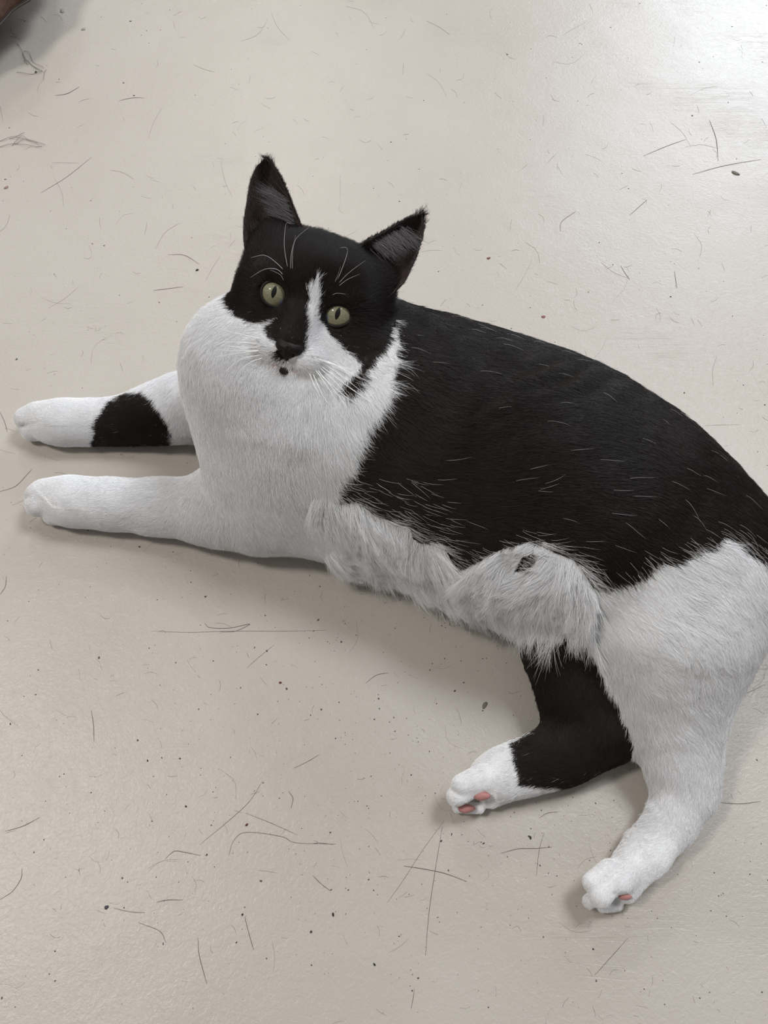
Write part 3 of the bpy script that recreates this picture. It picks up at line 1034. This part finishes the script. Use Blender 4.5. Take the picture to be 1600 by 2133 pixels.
# nose leather
nm, nn_, nl, nb = mat('nose_leather')
nb.inputs['Base Color'].default_value = (.008, .005, .0045, 1)
nb.inputs['Roughness'].default_value = .5
nb.inputs['Specular IOR Level'].default_value = .22
vo = nn_.new('ShaderNodeTexVoronoi'); vo.inputs['Scale'].default_value = 1500
bp_ = nn_.new('ShaderNodeBump'); bp_.inputs['Strength'].default_value = .35; bp_.inputs['Distance'].default_value = .0003
tcn = nn_.new('ShaderNodeTexCoord'); nl.new(tcn.outputs['Object'], vo.inputs['Vector'])
nl.new(vo.outputs['Distance'], bp_.inputs['Height']); nl.new(bp_.outputs[0], nb.inputs['Normal'])
V_, F_ = [], []
nu, nv_ = 25, 17
for a in range(nv_):
    v = a / (nv_ - 1)
    wd = 29 * (math.sin(math.pi * min(1, (.16 + v * .84)) ** .85) ** .6) * (1 - .42 * max(0, v - .55) / .45) + 1.5
    for b_ in range(nu):
        s_ = b_ / (nu - 1) * 2 - 1
        x = -3 + s_ * wd
        u_ = -79 - 38 * v - 3 * abs(s_) * (v < .9) + 5 * abs(s_) ** 2
        f = 46 + 19 * math.sqrt(max(0, 1 - s_ * s_ * .96)) * math.sin(math.pi * (.25 + .62 * v)) - 5 * s_ * s_
        for sx in (-1, 1):
            f -= 9 * math.exp(-(((x + 3 - sx * 13) / 5.5) ** 2 + ((u_ + 102) / 4.0) ** 2))
        f -= 2.0 * math.exp(-((x + 3) / 1.8) ** 2) * (v > .3)
        if a in (0, nv_ - 1) or b_ in (0, nu - 1): f -= 12
        V_.append(H(x, u_, f))
for a in range(nv_ - 1):
    for b_ in range(nu - 1):
        k_ = a * nu + b_
        F_.append((k_, k_ + nu, k_ + nu + 1, k_ + 1))
no_ = mesh_obj('nose', V_, F_, nm, cat)
no_['label'] = 'black leathery nose'

def hpt(px, py, f):
    x, u_ = px_to_h(px, py)
    return H(x, u_, f)
Z1 = lambda q: (420 + q[0] / 3.2, 320 + q[1] / 3.2)
wm = flat('whisker', (.95, .95, .95), .3, .6)
def whisker(name, path, f0, f1, r, label, zoomed=True):
    p_ = [Z1(q) if zoomed else q for q in path]
    m_ = len(p_)
    w3 = [hpt(q[0], q[1], f0 + (f1 - f0) * (i / (m_ - 1))) for i, q in enumerate(p_)]
    c_ = spline(w3, 16)
    rad = [r * hs * (1 - .8 * (i / 15) ** 1.3) for i in range(16)]
    v_, f_ = tube(c_, rad, 5)
    o = mesh_obj(name, v_, f_, wm, cat)
    o['label'] = label
for pth in ([(400, 1225), (260, 1190), (130, 1155)], [(380, 1255), (240, 1245), (100, 1247)], [(400, 1300), (250, 1300), (125, 1292)], [(420, 1300), (280, 1312), (110, 1336)], [(400, 1330), (280, 1350), (175, 1425)], [(420, 1345), (330, 1375), (265, 1425)], [(390, 1280), (250, 1275), (150, 1262)]):
    whisker('whisker', pth, 36, 62, .85, 'long white whisker')
for pth in ([(800, 1360), (930, 1420), (1070, 1495)], [(760, 1355), (900, 1400), (1010, 1425)], [(830, 1400), (960, 1490), (1100, 1600)], [(790, 1420), (900, 1520), (1010, 1640)], [(770, 1430), (880, 1560), (985, 1700)], [(750, 1420), (830, 1530), (925, 1670)], [(800, 1410), (1000, 1560), (1240, 1725), (1395, 1860)], [(760, 1440), (960, 1610), (1200, 1780), (1300, 1975)], [(715, 1450), (750, 1530), (790, 1600)], [(740, 1460), (790, 1570), (840, 1650)], [(840, 1375), (980, 1440), (1130, 1520)]):
    whisker('whisker', pth, 38, 66, .85, 'long white whisker')
for pth in ([(600, 840), (612, 700), (650, 600), (745, 528)], [(588, 800), (570, 640), (590, 510), (625, 512)], [(572, 800), (500, 730), (440, 698), (360, 715)], [(570, 842), (520, 785), (440, 785), (350, 838)], [(615, 820), (622, 700), (652, 580)], [(560, 870), (540, 820), (480, 790)]):
    whisker('brow_whisker', pth, 2, 34, .36, 'thin white whisker above the eye')
for pth in ([(868, 925), (930, 810), (978, 690), (972, 655), (935, 660)], [(885, 905), (980, 815), (1095, 738)], [(895, 908), (970, 855), (1060, 820)], [(880, 890), (912, 830), (935, 775)], [(862, 958), (900, 938), (965, 945)]):
    whisker('brow_whisker', pth, 2, 34, .36, 'thin white whisker above the eye')
wh = [o for o in cat.children if 'whisker' in o.name]

# pink pads on the hind paws
pm = flat('paw_pad_skin', (.43, .20, .19), .55, .35)
def pad(px, py, rx, ry, ang, z, bul=.4):
    """rounded pad facing the camera, set in the sole"""
    c = P(px, py, z)
    s_ = depth(c) / FPX
    tow = CAM - c; tow /= np.linalg.norm(tow)
    a = math.radians(ang)
    ax = RGT * math.cos(a) - UPV * math.sin(a)
    ay = np.cross(tow, ax); ay /= np.linalg.norm(ay); ax = np.cross(ay, tow)
    V_, F_ = [], []
    for i in range(9):
        th = math.pi * i / 8
        for k in range(16):
            ph = 2 * math.pi * k / 16
            sq = 1 + .10 * math.cos(3 * ph)
            V_.append(c + s_ * (rx * sq * math.sin(th) * math.cos(ph) * ax + ry * sq * math.sin(th) * math.sin(ph) * ay + ry * .8 * math.cos(th) * tow))
    for i in range(8):
        for k in range(16):
            F_.append((i * 16 + k, i * 16 + (k + 1) % 16, (i + 1) * 16 + (k + 1) % 16, (i + 1) * 16 + k))
    o = mesh_obj('paw_pad', V_, F_, pm, cat)
    o['label'] = 'bare pink paw pad'
    return o
for q in PADDEF:
    pad(*q)

# tufts inside the ears and at the tips
def tuft(roots, dirs, L, col, rad, f, spread=.25, name='ear_tuft', curve=0.0):
    n_ = len(roots)
    pts = np.zeros((n_, 5, 3))
    for i, (r_, d_) in enumerate(zip(roots, dirs)):
        x, u_ = px_to_h(*r_)
        dx, dy = d_
        a = math.atan2(dy, dx) + rng.normal(0, spread)
        ln = L * rng.uniform(.6, 1.15)
        w0 = RGT * math.cos(a) - UPV * math.sin(a)
        ff = f + rng.normal(0, 3)
        lift_ = rng.uniform(.05, .35)
        for k in range(5):
            t = k / 4
            pts[i, k] = H(x, u_, ff) + ln * (w0 * t + HF * (lift_ * t) + UPV * curve * t * t)
    return pts
E1 = []
def line_pts(a, b, n_, jit):
    t = rng.random(n_)[:, None]
    return np.array(a) * (1 - t) + np.array(b) * t + rng.normal(0, jit, (n_, 2))
r1 = line_pts((594, 418), (612, 470), 420, 5)
p1 = tuft(r1, [(-1, -.55)] * len(r1), 62 * hs, None, 0, -78, .16)
r2 = line_pts((806, 496), (770, 512), 200, 5)
p2 = tuft(line_pts((772, 508), (850, 478), 420, 5), [(.75, .62)] * 420, 52 * hs, None, 0, -84, .20)
r3 = line_pts((575, 480), (520, 480), 200, 6)
p3 = tuft(r3, [(-.5, -.8)] * 200, 26 * hs, None, 0, -84, .5)
p4 = tuft(line_pts((790, 560), (820, 585), 200, 7), [(.4, -.7)] * 200, 26 * hs, None, 0, -84, .5)
allp = np.concatenate([p1, p2, p3, p4])
cols = np.concatenate([np.array([.16, .15, .16]) * rng.uniform(.5, 1.5, (len(p1) + len(p2), 1)), np.array([.06, .045, .045]) * rng.uniform(.4, 1.5, (len(p3) + len(p4), 1))])
et = hair_obj('ear_tuft', allp, np.full(len(allp), .00006), cols, hw, cat)
et['label'] = 'grey hair tufts inside the ears'
q1 = tuft(rng.normal((556, 343), (5, 3), (90, 2)), [(.0, -1)] * 90, 17 * hs, None, 0, -88, .45)
q2 = tuft(rng.normal((880, 452), (5, 4), (90, 2)), [(.45, -1)] * 90, 20 * hs, None, 0, -92, .4)
qt = np.concatenate([q1, q2])
tt = hair_obj('ear_tip_hair', qt, np.full(len(qt), .00006), np.tile(BLACK, (len(qt), 1)), hbk, cat)
#PARTSEND

#LITTERBEGIN
# ---------------------------------------------------------------- footstool corner at the top left
def footstool():
    root = bpy.data.objects.new('footstool', None); COL.objects.link(root)
    m, n, l, b = mat('brown_leather')
    tc = n.new('ShaderNodeTexCoord')
    nt = n.new('ShaderNodeTexNoise'); nt.inputs['Scale'].default_value = 60; nt.inputs['Detail'].default_value = 5; nt.inputs['Distortion'].default_value = 1.2
    l.new(tc.outputs['Object'], nt.inputs['Vector'])
    cr = n.new('ShaderNodeValToRGB')
    cr.color_ramp.elements[0].position = .35; cr.color_ramp.elements[0].color = (.040, .014, .007, 1)
    cr.color_ramp.elements[1].position = .72; cr.color_ramp.elements[1].color = (.12, .055, .035, 1)
    l.new(nt.outputs['Fac'], cr.inputs[0]); l.new(cr.outputs[0], b.inputs['Base Color'])
    b.inputs['Roughness'].default_value = .55
    bp = n.new('ShaderNodeBump'); bp.inputs['Strength'].default_value = .5; bp.inputs['Distance'].default_value = .002
    l.new(nt.outputs['Fac'], bp.inputs['Height']); l.new(bp.outputs[0], b.inputs['Normal'])
    zb = .042
    A, Bm, Cc = P(66, -2, zb), P(31, 25, zb), P(-2, 54, zb)
    nrm = np.array([-(Cc - A)[1], (Cc - A)[0], 0]); nrm /= np.linalg.norm(nrm)
    if nrm[1] < 0: nrm = -nrm
    ctr_ = Bm + nrm * .19
    ctr_[2] = 0
    root.location = ctr_
    a0 = math.atan2(-nrm[1], -nrm[0])
    def ring(rad, z, n_=96, wave=.0035):
        out = []
        for k in range(n_):
            a = 2 * math.pi * k / n_
            r_ = rad + wave * math.cos(18 * (a - a0) + math.pi)
            out.append((r_ * math.cos(a), r_ * math.sin(a), z))
        return out
    prof = [(.02, zb + .004), (.180, zb + .002), (.187, zb), (.1905, zb + .004), (.191, zb + .012), (.192, zb + .020), (.191, zb + .030), (.186, zb + .038), (.165, zb + .043), (.10, zb + .046), (.02, zb + .047)]
    V_, F_ = [], []
    for r_, z in prof: V_ += ring(r_, z, wave=.0035 if .15 < r_ else 0)
    for a in range(len(prof) - 1):
        for k in range(96):
            F_.append((a * 96 + k, a * 96 + (k + 1) % 96, (a + 1) * 96 + (k + 1) % 96, (a + 1) * 96 + k))
    F_.append(tuple(range(95, -1, -1))); F_.append(tuple(range((len(prof) - 1) * 96, len(prof) * 96)))
    mesh_obj('seat', V_, F_, m, root)
    pts = [(q[0], q[1], q[2]) for q in ring(.191, zb + .001)]
    pts.append(pts[0])
    v_, f_ = tube(pts, [.0013] * len(pts), 6)
    pi_ = mesh_obj('piping', v_, f_, flat('dark_piping', (.035, .022, .012), .6), root)
    pi_['label'] = 'dark welt along the lower edge'
    lm = flat('leg_wood', (.05, .022, .012), .4)
    for k in range(4):
        a = a0 + math.pi / 4 + k * math.pi / 2
        c_ = (.105 * math.cos(a), .105 * math.sin(a))
        v_, f_ = tube([(c_[0], c_[1], 0), (c_[0], c_[1], .004), (c_[0], c_[1], zb + .006)], [.012, .015, .02], 14)
        mesh_obj('leg', v_, f_, lm, root)
    root['label'] = 'mottled reddish brown footstool on short legs, only its rounded edge in view'
    root['category'] = 'footstool'
footstool()

# ---------------------------------------------------------------- shed hairs and crumbs on the floor
hair_dark = flat('shed_hair', (.09, .065, .05), .5)
hair_grey = flat('shed_hair_grey', (.20, .175, .15), .5)
def floor_hair(path, r, label, m=hair_dark, name='shed_hair'):
    r *= .72
    w3 = [P(x, y, r) for x, y in path]
    k = max(10, 5 * len(path))
    c_ = spline(w3, k)
    c_[:, 2] = r * (1.15 + .5 * np.abs(np.sin(np.linspace(0, 7, k))))
    rad = [r * (.35 + .65 * math.sin(math.pi * (.08 + .84 * i / (k - 1)))) for i in range(k)]
    v_, f_ = tube(c_, rad, 5)
    o = mesh_obj(name, v_, f_, m)
    o['label'] = label; o['category'] = 'hair'; o['group'] = 'shed hairs lying on the floor'
S3 = lambda q: (q[0] / 2.2857, 1200 + q[1] / 2.2857)
S6 = lambda q: (650 + q[0] / 2.4615, 1300 + q[1] / 2.4615)
NH = [
 ([S6(q) for q in [(668, 1040), (632, 1260), (600, 1480), (582, 1700)]], .00016, 'long straight dark hair running down the floor from the black-legged hind paw'),
 ([S6(q) for q in [(676, 1010), (560, 1170), (470, 1310), (385, 1430)]], .00012, 'long faint hair slanting down left from the black-legged hind paw'),
 ([S6(q) for q in [(470, 1240), (570, 1255), (680, 1278), (795, 1320)]], .00022, 'dark arched hair crossing the long straight one below the hind paw'),
 ([S6(q) for q in [(970, 1175), (1060, 1152), (1150, 1150), (1230, 1143)]], .0002, 'dark arched hair on the floor between the two hind paws'),
 ([S6(q) for q in [(1190, 1070), (1165, 1160), (1150, 1290)]], .00013, 'thin upright hair crossing the arched one between the hind paws'),
 ([S6(q) for q in [(1168, 993), (1205, 970), (1260, 962)]], .00018, 'short curved hair right beneath the black hock'),
 ([S6(q) for q in [(275, 303), (330, 262), (392, 250)]], .00018, 'short dark curved hair alone on the floor below the belly'),
 ([S6(q) for q in [(0, 1126), (40, 1122), (110, 1130)]], .00016, 'small dark hair left of the arched hair, lying level'),
 ([S6(q) for q in [(5, 1290), (45, 1330), (95, 1368)]], .00018, 'short straight dark hair slanting down right at mid floor'),
 ([S6(q) for q in [(525, 1868), (518, 1920), (508, 1972)]], .00014, 'short upright hair near the bottom edge of the floor'),
 ([S6(q) for q in [(1450, 1800), (1540, 1700), (1620, 1610)]], .00016, 'long straight hair below the white hind paw, slanting up right'),
 ([S3(q) for q in [(720, 262), (900, 268), (1100, 262), (1350, 262), (1550, 258)]], .00013, 'very long level hair below the near foreleg'),
 ([S3(q) for q in [(975, 225), (1000, 245), (1090, 248), (1190, 228), (1120, 262), (1050, 266)]], .0002, 'looped dark hair lying over the long level one'),
 ([S3(q) for q in [(1250, 975), (1190, 1070), (1100, 1155), (950, 1280)]], .00016, 'long curved hair slanting down left in the lower left floor'),
 ([S3(q) for q in [(1090, 1330), (1110, 1265), (1170, 1220), (1340, 1240), (1410, 1270), (1600, 1276)]], .00016, 'long wavy hair with a hooked end in the lower floor'),
 ([S3(q) for q in [(1170, 1128), (1300, 1180), (1415, 1232)]], .00014, 'straight hair just above the long wavy one'),
 ([S3(q) for q in [(788, 1345), (830, 1310), (880, 1315), (955, 1330)]], .0002, 'dark arched hair left of the long wavy one'),
 ([S3(q) for q in [(1375, 1025), (1395, 1060), (1385, 1105)]], .0002, 'short dark comma-shaped hair in the lower floor'),
 ([S3(q) for q in [(435, 640), (445, 710), (448, 785)]], .0002, 'short upright dark hair in the left floor'),
 ([S3(q) for q in [(25, 1215), (110, 1190), (190, 1148)]], .0002, 'dark hair slanting up right near the left edge'),
 ([S3(q) for q in [(745, 1552), (800, 1542), (870, 1542)]], .0002, 'short level dark hair in the lower left floor'),
 ([S3(q) for q in [(0, 1540), (60, 1500), (100, 1440), (104, 1390)]], .00018, 'curved hair at the left edge of the floor'),
 ([S3(q) for q in [(1165, 1620), (1185, 1700), (1208, 1778)]], .00018, 'straight hair standing upright in the picture near the bottom, left of centre'),
 ([S3(q) for q in [(942, 1720), (948, 1800), (968, 1880), (985, 1940)]], .00018, 'long bent hair near the bottom of the floor'),
 ([S3(q) for q in [(660, 1650), (760, 1690), (790, 1745)]], .00016, 'hooked hair ending in a black crumb'),
 ([S3(q) for q in [(540, 1580), (620, 1598), (690, 1602)]], .00016, 'pale level hair beside the round dark stain'),
 ([S3(q) for q in [(0, 88), (25, 50), (30, 0)]], .0002, 'curved dark hair at the left edge below the near forepaw'),
 ([S3(q) for q in [(1175, 438), (1240, 380), (1305, 328)]], .00013, 'faint straight hair below the chest, slanting up right'),
 ([S3(q) for q in [(1400, 915), (1470, 880), (1520, 850)]], .00016, 'straight hair with a forked end in the middle floor'),
 ([(0, 1024), (32, 1013), (55, 990), (66, 978)], .0002, 'curved dark hair just left of the near forepaw'),
 ([(0, 858), (10, 880), (15, 900)], .0002, 'small curved hair at the left edge beside the far forepaw'),
 ([(1478, 250), (1492, 290), (1496, 335)], .00032, 'dark curved hair on the bright glossy part of the floor'),
 ([(1443, 363), (1510, 345), (1585, 332)], .00026, 'long nearly level hair beside the chipped hole in the floor'),
 ([(1340, 325), (1390, 304), (1430, 290)], .00024, 'slanting hair left of the upright one in the glare'),
 ([(1312, 448), (1330, 432), (1348, 416)], .00024, 'short straight hair under the glare'),
 ([(1167, 482), (1170, 462), (1200, 440)], .00022, 'curved hair behind the back of the cat'),
 ([(1293, 553), (1303, 570), (1312, 582)], .00024, 'short slanting hair behind the cat, at the middle of the right floor'),
 ([(1405, 565), (1408, 585), (1410, 600)], .00024, 'short upright hair behind the cat, towards the right edge'),
 ([(85, 402), (140, 368), (190, 328)], .00020, 'long straight hair at the upper left'),
 ([(115, 199), (140, 195), (165, 181)], .00030, 'dark bent hair below the grey shadow at the upper left'),
 ([(248, 210), (275, 204), (300, 204)], .00024, 'level hair at the upper left'),
 ([(320, 605), (345, 602), (382, 597)], .00022, 'level hair left of the white neck'),
 ([(350, 530), (385, 532), (415, 550)], .00022, 'bent hair left of the black face'),
 ([(1500, 1672), (1545, 1674), (1585, 1669)], .0002, 'dark level hair to the right of the white hock'),
 ([(1530, 1455), (1560, 1442), (1595, 1425)], .00018, 'hair slanting up right beside the white thigh'),
]
for pth, r, lab in NH:
    floor_hair(pth, r, lab)
# tangles
def tangle(cx, cy, paths, label, m):
    Vt, Ft = [], []
    for pth in paths:
        c_ = spline([P(x, y, .0005) for x, y in pth], 16)
        c_[:, 2] = .0004 + .0012 * np.abs(np.sin(np.linspace(0, 5, 16)))
        v_, f_ = tube(c_, [.00022] * 16, 4)
        o_ = len(Vt)
        Vt += v_; Ft += [tuple(i + o_ for i in q) for q in f_]
    o = mesh_obj('hair_tangle', Vt, Ft, m)
    o['label'] = label; o['category'] = 'hair tangle'
tangle(70, 130, [[(36, 90), (46, 105), (55, 125), (75, 143), (90, 150)], [(50, 106), (62, 112), (70, 130), (92, 142)], [(47, 110), (52, 122), (70, 138), (88, 150)], [(96, 145), (92, 155), (91, 168)], [(50, 125), (60, 137)], [(35, 150), (60, 155), (90, 150)]],
       'grey looped tangle of hairs in the soft shadow at the upper left', hair_grey)
tangle(50, 292, [[(0, 294), (30, 285), (52, 278)], [(25, 303), (45, 285), (60, 291), (95, 303)], [(0, 306), (30, 300), (50, 292)], [(30, 300), (70, 305), (88, 308)], [(20, 288), (50, 290), (80, 300)]],
       'pale brown flat tangle of hairs at the left edge of the floor', hair_grey)

def blob_mesh(cx, cy, rpx, h, squash, ang, n_=10, irr=.25, z0=0.0):
    c = P(cx, cy, 0); s_ = depth(c) / FPX
    ph0 = rng.random(4) * 6.28
    V_, F_ = [], []
    for lvl, (fr, zz) in enumerate(((1.0, 0.0), (.95, .5), (.6, 1.0))):
        for k in range(n_):
            a = 2 * math.pi * k / n_
            r_ = rpx * s_ * fr * (1 + irr * math.sin(2 * a + ph0[0]) + irr * .6 * math.sin(3 * a + ph0[1]))
            x, y = r_ * math.cos(a), r_ * squash * math.sin(a)
            V_.append((c[0] + x * math.cos(ang) - y * math.sin(ang), c[1] + x * math.sin(ang) + y * math.cos(ang), z0 + h * zz))
    for lv in range(2):
        for k in range(n_):
            F_.append((lv * n_ + k, lv * n_ + (k + 1) % n_, (lv + 1) * n_ + (k + 1) % n_, (lv + 1) * n_ + k))
    F_.append(tuple(range(2 * n_, 3 * n_)))
    F_.append(tuple(range(n_ - 1, -1, -1)))
    return V_, F_
def crumb(px, py, r, h, col, label, squash=.7, name='crumb', cat_='crumb'):
    v_, f_ = blob_mesh(px, py, r, h, squash, rng.random() * 3, irr=.15)
    o = mesh_obj(name, v_, f_, flat(name, col, .7))
    o['label'] = label; o['category'] = cat_
crumb(75, 151, 3.2, .0012, (.02, .018, .015), 'black crumb beside the grey hair tangle')
crumb(411, 563, 3.0, .0012, (.02, .018, .015), 'black crumb on the floor left of the black face')
crumb(584, 1422, 3.2, .001, (.14, .05, .025), 'reddish brown crumb on the floor below the belly')
crumb(1010, 1469, 8, .0006, (.16, .14, .12), 'grey-brown flake on the floor left of the black hind leg', .6, 'flake', 'flake')
crumb(1132, 660, 4.5, .0006, (.22, .10, .08), 'reddish flake just behind the back of the cat', .8, 'flake', 'flake')
crumb(1018, 538, 4.0, .0008, (.22, .10, .07), 'small reddish crumb on the floor behind the right ear', .8)
crumb(514, 1718, 3.2, .0010, (.09, .03, .02), 'dark red crumb above the long wavy hair')
crumb(13, 391, 5.0, .0006, (.26, .16, .13), 'pinkish brown flake at the left edge of the upper floor', .8, 'flake', 'flake')
crumb(130, 23, 7.5, .0008, (.30, .28, .24), 'round grey paint blister near the footstool, the larger of two', .75, 'paint_blister', 'blister')
crumb(174, 61, 5.5, .0008, (.28, .26, .23), 'small grey paint blister right of the shadow, the smaller of two', .75, 'paint_blister', 'blister')
crumb(1532, 361, 9, .0010, (.13, .115, .10), 'dark grey chip in the bright glossy part of the floor', .55, 'paint_chip', 'chip')
crumb(694, 1905, 3.5, .0008, (.02, .018, .015), 'black crumb in the lower middle of the floor')
crumb(780, 2009, 3.0, .0008, (.02, .018, .015), 'black crumb near the bottom of the floor, lowest of the black ones')
crumb(1105, 1745, 3.2, .0008, (.02, .018, .015), 'black crumb between the two hind paws')
crumb(505, 1905, 2.6, .0008, (.015, .013, .012), 'black crumb left of the other crumbs in the lower floor')
crumb(648, 1941, 3.0, .0008, (.05, .045, .04), 'dark grey crumb just below a black one in the lower floor')
crumb(222, 1890, 4.5, .0003, (.05, .04, .05), 'round dark stain in the lower left floor', .95, 'stain', 'stain')

# uncounted fine dirt and short hairs
def scatter_specks(n_):
    Vt, Ft, ci = [], [], []
    for i in range(n_):
        px, py = rng.uniform(-60, 1660), rng.uniform(-20, 2180)
        if rng.random() < .5:
            px, py = (px * .5 + rng.normal(500, 260)), (py * .4 + rng.normal(1750, 260) * .6)
        r_ = min(.45 + rng.exponential(.55), 2.6)
        v_, f_ = blob_mesh(px, py, r_, .00022, rng.uniform(.6, 1), rng.random() * 3, 6)
        o_ = len(Vt); Vt += v_; Ft += [tuple(i_ + o_ for i_ in q) for q in f_]
    return Vt, Ft
v_, f_ = scatter_specks(1500)
n_dirt = len(f_)
Vt, Ft = list(v_), list(f_)
for i in range(620):
    px, py = rng.uniform(-30, 1630), rng.uniform(0, 2150)
    ln = rng.uniform(8, 26) if rng.random() < .8 else rng.uniform(26, 80)
    a = rng.choice([0.1, 1.5, -.5, .8]) + rng.normal(0, .4)
    cv = rng.normal(0, .25) * ln
    pth = [(px, py), (px + math.cos(a) * ln * .5 - math.sin(a) * cv * .5, py + (math.sin(a) * ln * .5 + math.cos(a) * cv * .5)), (px + math.cos(a) * ln, py + math.sin(a) * ln)]
    c_ = spline([P(x, y, .0001) for x, y in pth], 6)
    c_[:, 2] = .0001
    d_ = depth(c_[0]) / .6
    rr__ = rng.uniform(.00004, .00009) * d_
    vv, ff = tube(c_, [rr__ * .5, rr__, rr__, rr__, rr__, rr__ * .4], 4)
    o_ = len(Vt); Vt += vv; Ft += [tuple(i_ + o_ for i_ in q) for q in ff]
o = mesh_obj('floor_litter', Vt, Ft, flat('dirt', (.075, .062, .052), .8))
o.data.materials.append(hair_grey)
o.data.polygons.foreach_set('material_index', [0] * n_dirt + [1] * (len(Ft) - n_dirt))
o['kind'] = 'stuff'; o['label'] = 'fine dark dirt specks and short grey hairs strewn over the painted floor'; o['category'] = 'litter'
#LITTEREND
